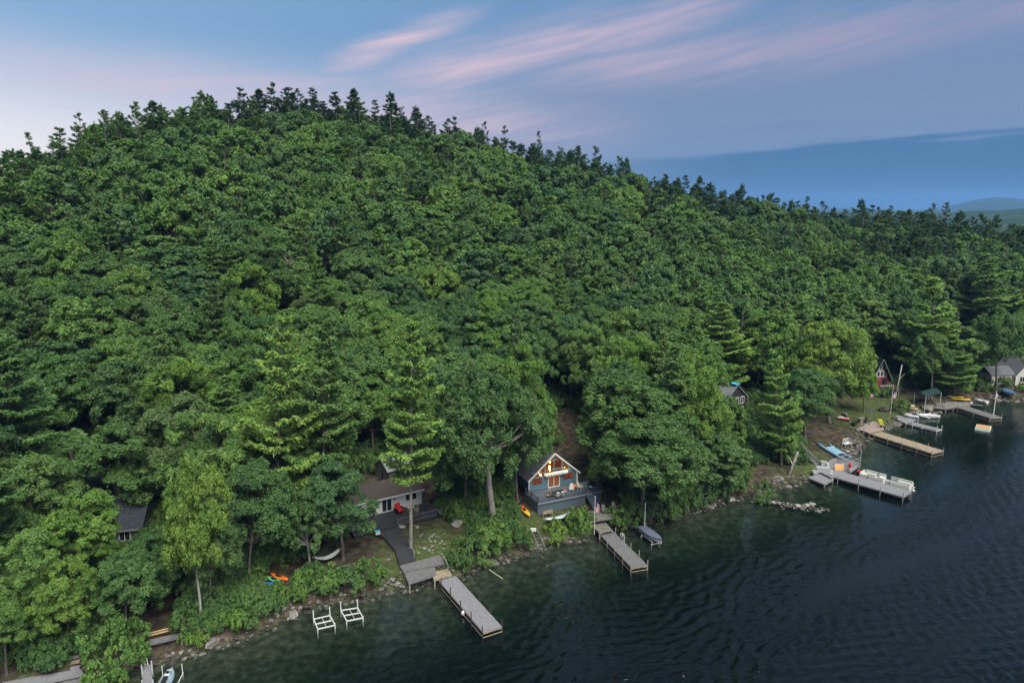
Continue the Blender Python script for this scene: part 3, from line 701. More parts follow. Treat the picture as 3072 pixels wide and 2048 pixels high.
def fill_forest():
    rs = np.random.RandomState(77)
    n = 60000
    th = rs.uniform(R(-41), R(42), n); rr_ = np.sqrt(rs.uniform(70**2, 500**2, n))
    X, Y = rr_*np.sin(th), rr_*np.cos(th)
    s = shore_dist(X, Y); Rr = ridge_R(th)
    ok = (s > 5) & (rr_ < Rr + 30)
    X, Y, s, th, rr_, Rr = (a[ok] for a in (X, Y, s, th, rr_, Rr))
    Z = height(X, Y)
    cell = 4.0; grid = {}
    acc = []
    for x, y, rad in OCC:
        grid.setdefault((int(x//cell), int(y//cell)), []).append((x, y, rad*0.9))
    for i in range(len(X)):
        x, y = X[i], Y[i]
        rnd = rs.rand(6)
        near_crest = sstep((rr_[i] - (Rr[i]-42))/30.0)
        ppine = 0.06 + 0.92*near_crest*(0.72+0.28*(math.sin(th[i]*60)+math.sin(th[i]*23+1) > -0.3)) + 0.34*sstep((th[i]-0.12)/0.35)
        is_p = rnd[0] < ppine
        far = s[i] > 60
        if is_p: h = (16 + 6*rnd[1])*(1.0 if not near_crest > .3 else 0.50+0.58*rnd[3]**1.5); r = 3.2 + 1.6*rnd[2]; sp = (3.3 if near_crest > .3 else 4.4) if far else 4.6
        else:
            h = (13.5 + 6.5*rnd[1]) if far else (14 + 6*rnd[1]); r = (5.0 + 2.9*rnd[2]**1.5) if far else (4.5 + 2.2*rnd[2]**1.5); sp = r*(1.16 if far else 0.98)
            if near_crest > 0.5: h *= 0.75
        cx, cy = int(x//cell), int(y//cell); bad = False
        for ax in range(cx-2, cx+3):
            for ay in range(cy-2, cy+3):
                for (qx, qy, qr) in grid.get((ax, ay), ()):
                    lim = (sp+qr)*0.60 if False else max(sp, qr*0.85)
                    if (qx-x)**2 + (qy-y)**2 < lim*lim: bad = True; break
                if bad: break
            if bad: break
        if bad: continue
        if any((x-a)**2+(y-b)**2 < c*c for a, b, c in CLEAR): continue
        if s[i] < 80:
            u, v, Zc = proj(x, y, Z[i]); u2, v2, Z2 = proj(x, y, Z[i]+h); w = (r+0.4)*FPX/Zc
            hit = False
            for (x0, y0, x1, y1, dd) in KEEP:
                if Zc < dd and u+w > x0 and u-w < x1 and v2 < y1 and v > y0: hit = True; break
            if hit: continue
        grid.setdefault((cx, cy), []).append((x, y, sp))
        acc.append((rr_[i], x, y, Z[i], h, r, is_p, s[i]))
    acc.sort(key=lambda a: a[0])
    nb = npn = 0; rest_b, rest_p = [], []
    for (d, x, y, z, h, r, is_p, s_) in acc:
        k = int(rs.randint(0, 60)); rot = rs.uniform(0, 6.28)
        near = d < 165
        if is_p:
            npn += 1
            if npn <= 270: place_tree('near_p' if near else 'far_p', k, x, y, h*(1.2 if near else 1), r, rot, 'pine_tree', fill_label(x, y, s_, 'green pine'), 'tree', 'pines of the hillside forest', z=z)
            else: rest_p.append((x, y, z, h, r, rot, k))
        else:
            nb += 1
            if nb <= 262:
                ky = rs.rand() < 0.13
                place_tree(('near_y' if ky else 'near_b') if near else 'far_b', k, x, y, h, r, rot, 'broadleaf_tree', fill_label(x, y, s_, 'light yellow green broadleaf tree' if ky and near else 'round-crowned broadleaf tree'), 'tree', 'broadleaf trees of the hillside forest', z=z)
            else: rest_b.append((x, y, z, h, r, rot, k))
    print('FILL', len(acc), nb, npn, len(rest_b), len(rest_p))
    stuff_forest('broadleaf_forest', rest_b, FAR_B, LEAF, 'dense green broadleaf forest covering the upper slope of the hill', 1)
    stuff_forest('pine_forest', rest_p, FAR_P, NEEDLE_BACKLIT, 'pines darkened as if backlit along the crest of the hill against the sky', 2)

def stuff_forest(name, pts, models, lm, label, seed):
    col = bpy.data.collections.new(name+'_models')
    for i, (hh, rr, d) in enumerate(models):
        me = combined_mesh(f'{name}_model_{i}', d, lm, BARK)
        # unit size so one scale vector fits all
        me.transform(Matrix.Diagonal((1/rr, 1/rr, 1/hh, 1)))
        o = bpy.data.objects.new(f'{name}_model_{i:02d}', me); col.objects.link(o)
    A = np.array(pts)
    me = bpy.data.meshes.new(name); me.vertices.add(len(A)); me.vertices.foreach_set('co', np.ascontiguousarray(A[:, :3], dtype=np.float32).ravel())
    def attr(n, t, v, f):
        a = me.attributes.new(n, t, 'POINT'); a.data.foreach_set(f, np.ascontiguousarray(v).ravel())
    attr('tree_rot', 'FLOAT_VECTOR', np.stack([0*A[:, 5], 0*A[:, 5], A[:, 5]], 1).astype(np.float32), 'vector')
    attr('tree_scale', 'FLOAT_VECTOR', np.stack([A[:, 4], A[:, 4], A[:, 3]], 1).astype(np.float32), 'vector')
    attr('tree_pick', 'INT', (A[:, 6].astype(np.int32) % len(models)).astype(np.int32), 'value')
    me.update()
    o = link(name, me, kind='stuff'); tag(o, label, 'forest')
    ng = bpy.data.node_groups.new(name+'_scatter', 'GeometryNodeTree')
    ng.interface.new_socket('Geometry', in_out='INPUT', socket_type='NodeSocketGeometry'); ng.interface.new_socket('Geometry', in_out='OUTPUT', socket_type='NodeSocketGeometry')
    N = ng.nodes; L = ng.links
    gi, go = N.new('NodeGroupInput'), N.new('NodeGroupOutput')
    mp = N.new('GeometryNodeMeshToPoints'); ip = N.new('GeometryNodeInstanceOnPoints'); ci = N.new('GeometryNodeCollectionInfo')
    ci.inputs['Collection'].default_value = col; ci.inputs['Separate Children'].default_value = True; ci.inputs['Reset Children'].default_value = True
    ip.inputs['Pick Instance'].default_value = True
    def named(n, t):
        a = N.new('GeometryNodeInputNamedAttribute'); a.data_type = t; a.inputs['Name'].default_value = n
        return [q for q in a.outputs if q.enabled and q.name == 'Attribute'][0]
    e2r = N.new('FunctionNodeEulerToRotation'); L.new(named('tree_rot', 'FLOAT_VECTOR'), e2r.inputs[0])
    L.new(gi.outputs[0], mp.inputs[0]); L.new(mp.outputs[0], ip.inputs['Points']); L.new(ci.outputs[0], ip.inputs['Instance'])
    L.new(named('tree_pick', 'INT'), ip.inputs['Instance Index']); L.new(e2r.outputs[0], ip.inputs['Rotation']); L.new(named('tree_scale', 'FLOAT_VECTOR'), ip.inputs['Scale'])
    L.new(ip.outputs[0], go.inputs[0])
    md = o.modifiers.new('scatter', 'NODES'); md.node_group = ng
fill_forest()
for t_ in TREE_LOG: print(t_)
# ------------------------------------------------------------------ mesh helper for built things
class MB:
    def __init__(s): s.v, s.f = [], []
    def add(s, vs, fs):
        o = len(s.v); s.v += [tuple(p) for p in vs]; s.f += [tuple(i+o for i in f) for f in fs]; return s
    def box(s, c, size, rz=0.0, rx=0.0, ry=0.0):
        M = Matrix.Rotation(rz, 3, 'Z') @ Matrix.Rotation(ry, 3, 'Y') @ Matrix.Rotation(rx, 3, 'X'); c = Vector(c)
        vs = [c + M @ Vector((sx*size[0]/2, sy*size[1]/2, sz*size[2]/2)) for sx in (-1, 1) for sy in (-1, 1) for sz in (-1, 1)]
        return s.add(vs, [(0,1,3,2),(4,6,7,5),(0,4,5,1),(2,3,7,6),(0,2,6,4),(1,5,7,3)])
    def beam(s, a, b, w, h):
        a, b = Vector(a), Vector(b); d = b-a; L = d.length; d.normalize()
        up = Vector((0,0,1)) if abs(d.z) < 0.95 else Vector((1,0,0))
        sd = d.cross(up).normalized()*w/2; u = sd.cross(d).normalized()*h/2
        vs = [p + x*sd + y*u for p in (a, b) for x, y in ((-1,-1),(1,-1),(1,1),(-1,1))]
        return s.add(vs, [(3,2,1,0),(4,5,6,7),(0,1,5,4),(1,2,6,5),(2,3,7,6),(3,0,4,7)])
    def tube(s, a, b, r0, r1=None, n=8, caps=True):
        r1 = r0 if r1 is None else r1; a, b = Vector(a), Vector(b); d = (b-a).normalized()
        up = Vector((0,0,1)) if abs(d.z) < 0.95 else Vector((1,0,0))
        x = d.cross(up).normalized(); y = x.cross(d)
        vs = [p + r*(math.cos(t)*x + math.sin(t)*y) for p, r in ((a, r0), (b, r1)) for t in [2*math.pi*i/n for i in range(n)]]
        fs = [(i, (i+1) % n, (i+1) % n+n, i+n) for i in range(n)]
        if caps: fs += [tuple(reversed(range(n))), tuple(range(n, 2*n))]
        return s.add(vs, fs)
    def prism(s, pts, z0, z1):
        n = len(pts); vs = [(p[0], p[1], z0) for p in pts] + [(p[0], p[1], z1) for p in pts]
        return s.add(vs, [tuple(reversed(range(n))), tuple(range(n, 2*n))] + [(i, (i+1) % n, (i+1) % n+n, i+n) for i in range(n)])
    def slab(s, pts, th):
        """thick plate under any planar polygon of 3D points"""
        P = [Vector(p) for p in pts]; nrm = (P[1]-P[0]).cross(P[-1]-P[0]).normalized(); n = len(P)
        vs = P + [p - nrm*th for p in P]
        return s.add(vs, [tuple(range(n)), tuple(reversed(range(n, 2*n)))] + [(i, i+n, (i+1) % n+n, (i+1) % n) for i in range(n)])
    def loft(s, rings, close=True):
        """rings of equal point count along a hull"""
        n = len(rings[0]); vs = [p for r in rings for p in r]; k = len(rings)
        fs = [(a*n+i, a*n+(i+1) % n, (a+1)*n+(i+1) % n, (a+1)*n+i) for a in range(k-1) for i in range(n)]
        if close: fs += [tuple(reversed(range(n))), tuple(range((k-1)*n, k*n))]
        return s.add(vs, fs)
    def ell(s, c, r, nu=10, nv=6):
        rings = [[(c[0]+r[0]*math.sin(math.pi*j/nv)*math.cos(2*math.pi*i/nu), c[1]+r[1]*math.sin(math.pi*j/nv)*math.sin(2*math.pi*i/nu), c[2]-r[2]*math.cos(math.pi*j/nv)) for i in range(nu)] for j in [0.06]+list(range(1, nv))+[nv-0.06]]
        return s.loft(rings)
    def build(s, name, m, parent=None, smooth=False, stuff=False):
        me = bpy.data.meshes.new(name); me.from_pydata(s.v, [], s.f); me.materials.append(m)
        bm = bmesh.new(); bm.from_mesh(me); bmesh.ops.recalc_face_normals(bm, faces=bm.faces); bm.to_mesh(me); bm.free()
        if smooth: me.polygons.foreach_set('use_smooth', np.ones(len(me.polygons), dtype=bool))
        o = link(name, me, parent)
        if stuff: o['kind'] = 'stuff'
        return o
def thing(name, label, cat, loc, rz=0.0, group=None, scale=None):
    e = bpy.data.objects.new(name, None); COL.objects.link(e); e.location = loc; e.rotation_euler = (0, 0, rz); e.empty_display_size = 0.4
    if scale: e.scale = (scale,)*3
    return tag(e, label, cat, group)
def copy_thing(e, loc, rz=None, label=None, scale=None):
    c = e.copy(); COL.objects.link(c); c.location = loc
    if rz is not None: c.rotation_euler = (0, 0, rz)
    if label: c['label'] = label
    if scale: c.scale = (scale,)*3
    for ch in list(e.children):
        k = ch.copy(); COL.objects.link(k); k.parent = c
        for g in list(ch.children): q = g.copy(); COL.objects.link(q); q.parent = k
    return c
def yaw_of(a, b): return math.atan2(b.y-a.y, b.x-a.x)

W_GREY = mat('weathered_wood', (0.115, 0.115, 0.126), rough=0.8, noise=0.3, nscale=2.0, stretch=(1, 6, 1), bump=0.2)
W_PALE = mat('pale_decking', (0.165, 0.165, 0.188), rough=0.75, noise=0.18, nscale=1.5, stretch=(1, 5, 1))
W_DARK = mat('dark_stained_wood', (0.028, 0.028, 0.034), rough=0.75, noise=0.3, nscale=2.0, stretch=(1, 5, 1))
W_TAN = mat('tan_decking', (0.225, 0.185, 0.142), rough=0.75, noise=0.2, nscale=2.0)
W_NEW = mat('new_lumber', (0.40, 0.28, 0.15), rough=0.7, noise=0.2, nscale=3.0)
W_POST = mat('post_wood', (0.20, 0.17, 0.14), rough=0.85, noise=0.4, nscale=4.0)
W_BLACK = mat('dark_post', (0.035, 0.033, 0.032), rough=0.8)
WHITE = mat('white_paint', (0.46, 0.47, 0.48), rough=0.5, noise=0.06)
ALU = mat('aluminium', (0.50, 0.52, 0.54), rough=0.4, metal=0.3, noise=0.1)
VINYL = mat('white_vinyl', (0.42, 0.42, 0.405), rough=0.45)
BLACK = mat('black_plastic', (0.015, 0.015, 0.017), rough=0.4)
BLUE_SIDING = mat('blue_siding', (0.075, 0.130, 0.172), rough=0.7, noise=0.10, nscale=1.5)
BLUE_TRIM = mat('blue_grey_trim', (0.095, 0.135, 0.170), rough=0.6, noise=0.08)
DECK_BLUE = mat('blue_grey_deck', (0.070, 0.085, 0.112), rough=0.75, noise=0.2, nscale=2.0, stretch=(1, 5, 1))
SHINGLE = mat('grey_shingle', (0.085, 0.090, 0.105), rough=0.95, noise=0.35, nscale=3.0, bump=0.5, bscale=10)
SHINGLE_B = mat('brown_shingle', (0.055, 0.050, 0.052), rough=0.95, noise=0.35, nscale=2.0, col2=(0.062, 0.046, 0.038), bump=0.5, bscale=10)
SHINGLE_D = mat('slate_shingle', (0.018, 0.022, 0.034), rough=0.9, noise=0.3, nscale=2.5, bump=0.4, bscale=10)
SHINGLE_G = mat('green_shingle', (0.010, 0.021, 0.026), rough=0.9, noise=0.3, nscale=2.5)
GREY_SIDING = mat('grey_siding', (0.50, 0.495, 0.51), rough=0.7, noise=0.08)
RED_WALL = mat('red_siding', (0.15, 0.022, 0.024), rough=0.7, noise=0.2)
CREAM = mat('cream_siding', (0.37, 0.355, 0.315), rough=0.7, noise=0.08)
DARK_WALL = mat('black_siding', (0.016, 0.017, 0.020), rough=0.7)
DARK_IN = mat('dark_interior', (0.012, 0.012, 0.014), rough=0.9)
PINE_WALL = mat('knotty_pine', (0.26, 0.11, 0.045), rough=0.6, noise=0.35, nscale=2.0, stretch=(6, 1, 1))
STONE = mat('granite', (0.125, 0.118, 0.108), rough=0.95, noise=0.5, nscale=1.6, bump=0.6, bscale=6, spec=0.15)
STONE_L = mat('pale_granite', (0.185, 0.18, 0.175), rough=0.95, noise=0.4, nscale=1.4, bump=0.5, bscale=5, spec=0.15)
STONE_D = mat('wet_dark_stone', (0.040, 0.036, 0.030), rough=0.7, noise=0.5, nscale=2.0, bump=0.5, bscale=6)
CONCRETE = mat('concrete', (0.14, 0.132, 0.122), rough=0.9, noise=0.2, nscale=1.0)
CANVAS = mat('canvas', (0.42, 0.44, 0.45), rough=0.9, noise=0.1)
RED_CLOTH = mat('red_cloth', (0.40, 0.012, 0.025), rough=0.8)
ORANGE = mat('orange_plastic', (0.62, 0.14, 0.02), rough=0.4); YELLOW = mat('yellow_plastic', (0.58, 0.36, 0.03), rough=0.4)
GREEN = mat('green_plastic', (0.12, 0.42, 0.16), rough=0.4); BLUEP = mat('blue_plastic', (0.02, 0.13, 0.36), rough=0.4)
SKYBLUE = mat('sky_blue_gelcoat', (0.13, 0.27, 0.37), rough=0.35, noise=0.08); TURQ = mat('turquoise_tarp', (0.04, 0.33, 0.50), rough=0.7)
COVER_BLUE = mat('slate_blue_cover', (0.085, 0.10, 0.155), rough=0.8, noise=0.15); TARP_B = mat('blue_boat_tarp', (0.05, 0.11, 0.22), rough=0.7, noise=0.3)
GREEN_CANVAS = mat('dark_green_canvas', (0.005, 0.022, 0.022), rough=0.8)
TERRA = mat('terracotta', (0.40, 0.13, 0.04), rough=0.7); PINKW = mat('pink_cloth', (0.50, 0.14, 0.26), rough=0.8)
def glass(name, tint=(0.9, 0.95, 1.0)):
    m = bpy.data.materials.new(name); m.use_nodes = True; nt = m.node_tree; N = nt.nodes
    for n in list(N): N.remove(n)
    o = N.new('ShaderNodeOutputMaterial'); g = N.new('ShaderNodeBsdfGlossy'); g.inputs['Roughness'].default_value = 0.02
    t = N.new('ShaderNodeBsdfTransparent'); t.inputs[0].default_value = (*tint, 1); f = N.new('ShaderNodeFresnel'); f.inputs[0].default_value = 1.5; mx = N.new('ShaderNodeMixShader')
    nt.links.new(f.outputs[0], mx.inputs[0]); nt.links.new(t.outputs[0], mx.inputs[1]); nt.links.new(g.outputs[0], mx.inputs[2]); nt.links.new(mx.outputs[0], o.inputs[0])
    return m
GLASS = glass('window_glass'); LAMP = mat('lamp_glow', (0.9, 0.6, 0.3), emit=(1.0, 0.55, 0.16), estr=9.0)
GLASS_D = mat('dark_window_glass', (0.012, 0.016, 0.022), rough=0.06, spec=0.6)

# ------------------------------------------------------------------ houses
def window(parent, x0, x1, z0, z1, y, frame, fw=0.07, mull=(), glassm=None, name='window', th=0.05):
    """window in a front wall: local frame x along the wall, -y outward"""
    m = MB(); yc = y - th/2
    m.box(((x0+x1)/2, yc, z1-fw/2), (x1-x0, th, fw)).box(((x0+x1)/2, yc, z0+fw/2), (x1-x0, th, fw))
    for xx in [x0+fw/2, x1-fw/2]: m.box((xx, yc, (z0+z1)/2), (fw, th*0.98, z1-z0-2*fw))
    for xx in mull: m.box((xx, yc, (z0+z1)/2), (fw*0.8, th*0.9, z1-z0-2*fw))
    w = m.build(name, frame, parent)
    cuts = [x0+fw] + list(mull) + [x1-fw]
    for a, b in zip(cuts[:-1], cuts[1:]):
        p = MB().box(((a+b)/2, y-0.012, (z0+z1)/2), (b-a-0.01, 0.012, z1-z0-2*fw)).build('pane', glassm or GLASS_D, w)
    return w
def wall_shell(parent, W, D, H, m, th=0.15, holes=(), gable=None, front_y=0.0, name='wall'):
    """walls; front wall pierced by rectangular holes (x0,x1,z0,z1); gable = apex height adds front/back triangles"""
    b = MB()
    xs = sorted({-W/2, W/2, *[h[0] for h in holes], *[h[1] for h in holes]}); zs = sorted({0.0, H, *[h[2] for h in holes], *[h[3] for h in holes]})
    for xa, xb in zip(xs[:-1], xs[1:]):
        for za, zb in zip(zs[:-1], zs[1:]):
            cx, cz = (xa+xb)/2, (za+zb)/2
            if any(h[0] < cx < h[1] and h[2] < cz < h[3] for h in holes) or cz > H: continue
            b.box((cx, front_y+th/2, cz), (xb-xa, th, zb-za))
    for sx in (-1, 1): b.box((sx*(W/2-th/2), front_y+th+(D-th)/2, H/2), (th, D-th, H))
    b.box((0, front_y+D-th/2, H/2), (W-2*th, th, H))
    return b.build(name, m, parent)
def gable_roof_x(parent, W, D, H, rise, over, m, fascia=None, th=0.16, y0=0.0):
    """ridge runs along x (parallel to the front)"""
    h2 = D/2; sl = rise/h2
    yf, yb = y0-over, y0+D+over; zr = H+rise; ze = H - over*sl
    r = MB()
    r.slab([(-W/2-over, yf, ze), (W/2+over, yf, ze), (W/2+over, y0+h2, zr), (-W/2-over, y0+h2, zr)], th)
    r.slab([(W/2+over, yb, ze), (-W/2-over, yb, ze), (-W/2-over, y0+h2, zr), (W/2+over, y0+h2, zr)], th)
    ro = r.build('roof', m, parent)
    g = MB()
    for sx in (-1, 1):
        g.add([(sx*(W/2-0.1), y0+0.05, H-0.05), (sx*(W/2-0.1), y0+D-0.05, H-0.05), (sx*(W/2-0.1), y0+h2, zr-th-0.05)], [(0, 1, 2)])
    if fascia:
        MB().box((0, yf-0.03, ze-0.12), (W+2*over+0.04, 0.05, 0.24)).build('fascia', fascia, ro)
    return ro
def gable_roof_y(parent, W, D, H, apex, over, m, trim=None, th=0.18, front_over=0.35, y0=0.0):
    """ridge runs back from the front gable"""
    sl = (apex-H)/(W/2); xe = W/2+over; ze = H - over*sl
    ya, yb = y0-front_over, y0+D+0.2
    r = MB()
    r.slab([(-xe, ya, ze), (0, ya, apex), (0, yb, apex), (-xe, yb, ze)][::-1], -th) if False else None
    r.slab([(0, ya, apex), (0, yb, apex), (-xe, yb, ze), (-xe, ya, ze)], th)
    r.slab([(0, yb, apex), (0, ya, apex), (xe, ya, ze), (xe, yb, ze)], th)
    ro = r.build('roof', m, parent)
    if trim:
        for sx in (-1, 1):
            MB().beam((sx*0.02, ya-0.03, apex-0.10), (sx*(xe), ya-0.03, ze-0.10), 0.06, 0.24).build('rake_board', trim, ro)
    return ro
def railing(parent, pts, h=0.95, m=None, post_every=1.9, gap=0.16, pm=None, open_top=False):
    for a, b in zip(pts[:-1], pts[1:]):
        a, b = Vector(a), Vector(b); L = (b-a).length; up = Vector((0, 0, h))
        r = MB().beam(a+up, b+up, 0.09, 0.06).beam(a+Vector((0, 0, 0.1)), b+Vector((0, 0, 0.1)), 0.05, 0.05)
        rl = r.build('railing', m, parent)
        n = max(1, round(L/post_every))
        for i in range(n+1):
            p = a.lerp(b, i/n); MB().beam(p, p+up+Vector((0, 0, 0.06)), 0.09, 0.09).build('railing_post', pm or m, rl)
        bal = MB(); k = int(L/gap)
        for i in range(1, k):
            p = a.lerp(b, i/k); bal.beam(p+Vector((0, 0, 0.12)), p+up-Vector((0, 0, 0.03)), 0.03, 0.03)
        if k > 1: bal.build('baluster_row', m, rl, stuff=True)
def decking(parent, x0, x1, y0, y1, z, m, along='x', bw=0.15, name='decking', th=0.05):
    b = MB(); rs = random.Random(int(abs(x0*13+y1*7+z*11)*10))
    if along == 'x':
        n = max(1, int((y1-y0)/bw)); w = (y1-y0)/n
        for i in range(n): b.box(((x0+x1)/2, y0+(i+.5)*w, z-th/2+rs.uniform(-.006, .006)), (x1-x0, w-0.018, th))
    else:
        n = max(1, int((x1-x0)/bw)); w = (x1-x0)/n
        for i in range(n): b.box((x0+(i+.5)*w, (y0+y1)/2, z-th/2+rs.uniform(-.006, .006)), (w-0.018, y1-y0, th))
    return b.build(name, m, parent, stuff=True)
def steps(parent, x, y, z_top, z_bot, width, dirv, m, run=0.28, name='tread', string=True):
    """treads descending along dirv (local 2D)"""
    n = max(2, round((z_top-z_bot)/0.19)); dz = (z_top-z_bot)/n; d = Vector((dirv[0], dirv[1], 0)).normalized(); sd = Vector((-d.y, d.x, 0))
    ang = math.atan2(d.y, d.x)
    for i in range(n):
        p = Vector((x, y, z_top-dz*(i+1))) + d*run*(i+0.5)
        MB().box(p, (run+0.02, width, 0.06), rz=ang).build(name, m, parent)
    if string:
        for s in (-1, 1):
            a = Vector((x, y, z_top-0.12))+sd*s*(width/2+0.03); b_ = Vector((x, y, z_bot-0.05))+d*run*n+sd*s*(width/2+0.03)
            MB().beam(a, b_, 0.05, 0.28).build('stringer', m, parent)

def blue_cottage():
    zd = 3.3
    L, Rr = at(1589, 1474, zd), at(1731, 1447, zd)
    W = (Rr-L).length; yaw = yaw_of(L, Rr); o = (L+Rr)/2
    T = thing('blue_cottage', 'blue gabled cottage with lit glass front above a railed deck', 'house', (o.x, o.y, zd), yaw)
    inv = Matrix.Rotation(-yaw, 3, 'Z')
    def lp(px, py, z=zd): q = inv @ (at(px, py, z) - Vector((o.x, o.y, zd))); return q
    H, apex, D = 2.15, 5.75, 9.0
    hw = W/2
    # openings of the front: left window, sliding door, right window
    lw = (-hw+0.45, -hw+2.15, 1.0, 1.95); dr = (-0.95, 0.95, 0.03, 2.05); rw = (hw-2.45, hw-0.75, 0.95, 1.95)
    wall_shell(T, W, D, H, BLUE_SIDING, holes=(lw, dr, rw))
    gz0 = H+0.0
    # glazed gable: posts and rails with panes between
    sl = (apex-0.28-H)/hw
    def top(x): return H + 0.0 + (hw-abs(x))*sl
    cols = [-hw+0.55, -1.55, 0.0, 1.55, 2.55]
    fr = MB()
    for x in (-1.55, 1.55): fr.box((x, 0.06, (H+top(x))/2), (0.18, 0.17, top(x)-H))
    fr.box((0, 0.06, (H+top(0))/2), (0.16, 0.15, top(0)-H))
    g = fr.build('gable_frame', BLUE_TRIM, T)
    MB().box((0.3, 0.055, H+0.85), (3.9, 0.13, 0.16)).build('transom', BLUE_TRIM, g)
    MB().box((-hw/2-0.9, 0.055, H+0.72), (1.7, 0.13, 0.15)).build('transom', BLUE_TRIM, g)
    MB().box((0.0, 0.057, H+2.35), (3.0, 0.12, 0.15)).build('transom', BLUE_TRIM, g)
    # closed blue siding right of the glass
    s_ = MB(); s_.add([(2.55, 0.0, H), (hw-0.02, 0.0, H), (2.55, 0.0, top(2.55)-0.02)], [(0, 1, 2)]); s_.add([(2.55, 0.14, H), (hw-0.02, 0.14, H), (2.55, 0.14, top(2.55)-0.02)], [(2, 1, 0)])
    s_.build('gable_siding', BLUE_SIDING, T)
    def pane(pts): 
        m = MB(); m.add([(x, 0.08, z) for x, z in pts], [tuple(range(len(pts)))]); m.build('pane', GLASS, g)
    pane([(-hw+0.05, H+0.02), (-1.68, H+0.02), (-1.68, top(-1.68)-0.05), (-hw+0.05, H+0.06)])
    for a, b in ((-1.42, -0.08), (0.08, 1.42)):
        for za, zb in ((H+0.02, H+0.77), (H+0.93, H+2.27)): pane([(a, za), (b, za), (b, min(zb, top(b)-0.05)), (a, min(zb, top(a)-0.05))])
        pane([(a, H+2.43), (b, H+2.43)] + ([(b, top(b)-0.05)] if top(b)-0.05 > H+2.45 else []) + ([(a, top(a)-0.05)] if top(a)-0.05 > H+2.45 else []))
    pane([(1.68, H+0.02), (2.54, H+0.02), (2.54, top(2.54)-0.05), (1.68, top(1.68)-0.05)])
    gable_roof_y(T, W, D, H, apex, 0.42, SHINGLE, WHITE, front_over=0.28)
    # inside: pine room with a hanging lamp
    r = MB(); r.add([(-hw+0.2, 5.4, 0.02), (hw-0.2, 5.4, 0.02), (hw-0.2, 5.4, H), (0, 5.4, apex-0.4), (-hw+0.2, 5.4, H)], [(0, 1, 2, 3, 4)])
    r.add([(-hw+0.2, 0.25, 0.02), (hw-0.2, 0.25, 0.02), (hw-0.2, 5.4, 0.02), (-hw+0.2, 5.4, 0.02)], [(0, 1, 2, 3)])
    for sx in (-1, 1):
        r.add([(sx*(hw-0.2), 0.25, H-0.05), (0, 0.25, apex-0.45), (0, 5.4, apex-0.45), (sx*(hw-0.2), 5.4, H-0.05)], [(0, 1, 2, 3)])
        r.add([(sx*(hw-0.2), 0.25, 0.02), (sx*(hw-0.2), 5.4, 0.02), (sx*(hw-0.2), 5.4, H-0.05), (sx*(hw-0.2), 0.25, H-0.05)], [(0, 1, 2, 3)])
    r.build('room_lining', PINE_WALL, T)
    lampo = MB().tube((-0.12, 1.2, H+0.2), (-0.12, 1.2, H+1.0), 0.11, 0.11, 10).tube((-0.12, 1.2, H+1.5), (-0.12, 1.2, H+2.6), 0.09, 0.09, 8).build('pendant_lamp', LAMP, T)
    MB().tube((-0.12, 1.2, H+1.0), (-0.12, 1.2, H+1.5), 0.03, 0.03, 6).build('lamp_rod', BLACK, lampo)
    def pl(name, loc, w, rad):
        ld = bpy.data.lights.new(name, 'POINT'); ld.energy = w; ld.color = (1.0, 0.62, 0.30); ld.shadow_soft_size = rad
        lo = bpy.data.objects.new(name, ld); COL.objects.link(lo); lo.parent = T; lo.location = loc
    pl('room_light', (0.5, 2.6, H+0.9), 110, 0.25); pl('room_light', (2.3, 1.6, 1.5), 26, 0.2); pl('room_light', (-2.4, 2.8, 1.4), 9, 0.2)
    # windows, door, awning, sconces
    window(T, lw[0], lw[1], lw[2], lw[3], 0.02, BLACK, 0.06, mull=(-hw+1.0, -hw+1.6), glassm=GLASS)
    window(T, rw[0], rw[1], rw[2], rw[3], 0.02, BLACK, 0.06, mull=(hw-1.6,), glassm=GLASS)
    window(T, dr[0]-0.12, dr[1]+0.12, 0.0, 2.17, 0.03, WHITE, 0.14, mull=(0.0,), glassm=GLASS, name='sliding_door', th=0.09)
    aw = MB().box((0.15, -0.34, 2.42), (3.9, 0.62, 0.20), rx=0.25).build('awning', VINYL, T)
    for i in range(16):
        if i % 2 == 0: MB().box((-1.78+i*0.245, -0.66, 2.30), (0.13, 0.03, 0.26)).build('awning_stripe', COVER_BLUE, aw)
    MB().box((0.15, -0.64, 2.30), (3.9, 0.02, 0.22)).build('awning_valance', VINYL, aw)
    for x in (-2.45, 2.2):
        s = MB().box((x, -0.09, 2.28), (0.16, 0.16, 0.26)).build('wall_sconce', BLACK, T)
        MB().ell((x, -0.12, 2.46), (0.12, 0.1, 0.12), 8, 5).build('bulb', LAMP, s)
        pl('sconce_light', (x, -0.34, 2.62), 16, 0.08)
    MB().box((hw-0.06, -0.06, H/2-0.02), (0.26, 0.1, H)).build('corner_board', WHITE, T)
    MB().box((-hw-0.18, -0.10, H/2-0.4), (0.14, 0.1, H+0.5)).build('downspout', WHITE, T)
    # deck
    fl, fr_, rb = lp(1608, 1506), lp(1764, 1486), lp(1792, 1462)
    y0 = (fl.y+fr_.y)/2; xl, xr = fl.x, rb.x
    dk = MB().box(((xl+xr)/2, (y0-0.12)/2, -0.16), (xr-xl, -y0+0.1, 0.2)).build('deck', DECK_BLUE, T)
    decking(dk, xl, xr, y0, -0.12, 0.0, DECK_BLUE, 'x')
    MB().box(((xl+xr)/2, y0-0.03, -0.10), (xr-xl+0.06, 0.05, 0.24)).build('rim_board', WHITE if False else mat('pale_blue_rim', (0.20, 0.23, 0.28), rough=0.6), dk)
    zg = lambda x, y: hz(*( (Matrix.Rotation(yaw, 3, 'Z') @ Vector((x, y, 0)) + o).xy )) - zd
    sk = MB(); n = int((xr-xl)/0.17)
    xs_st = fr_.x
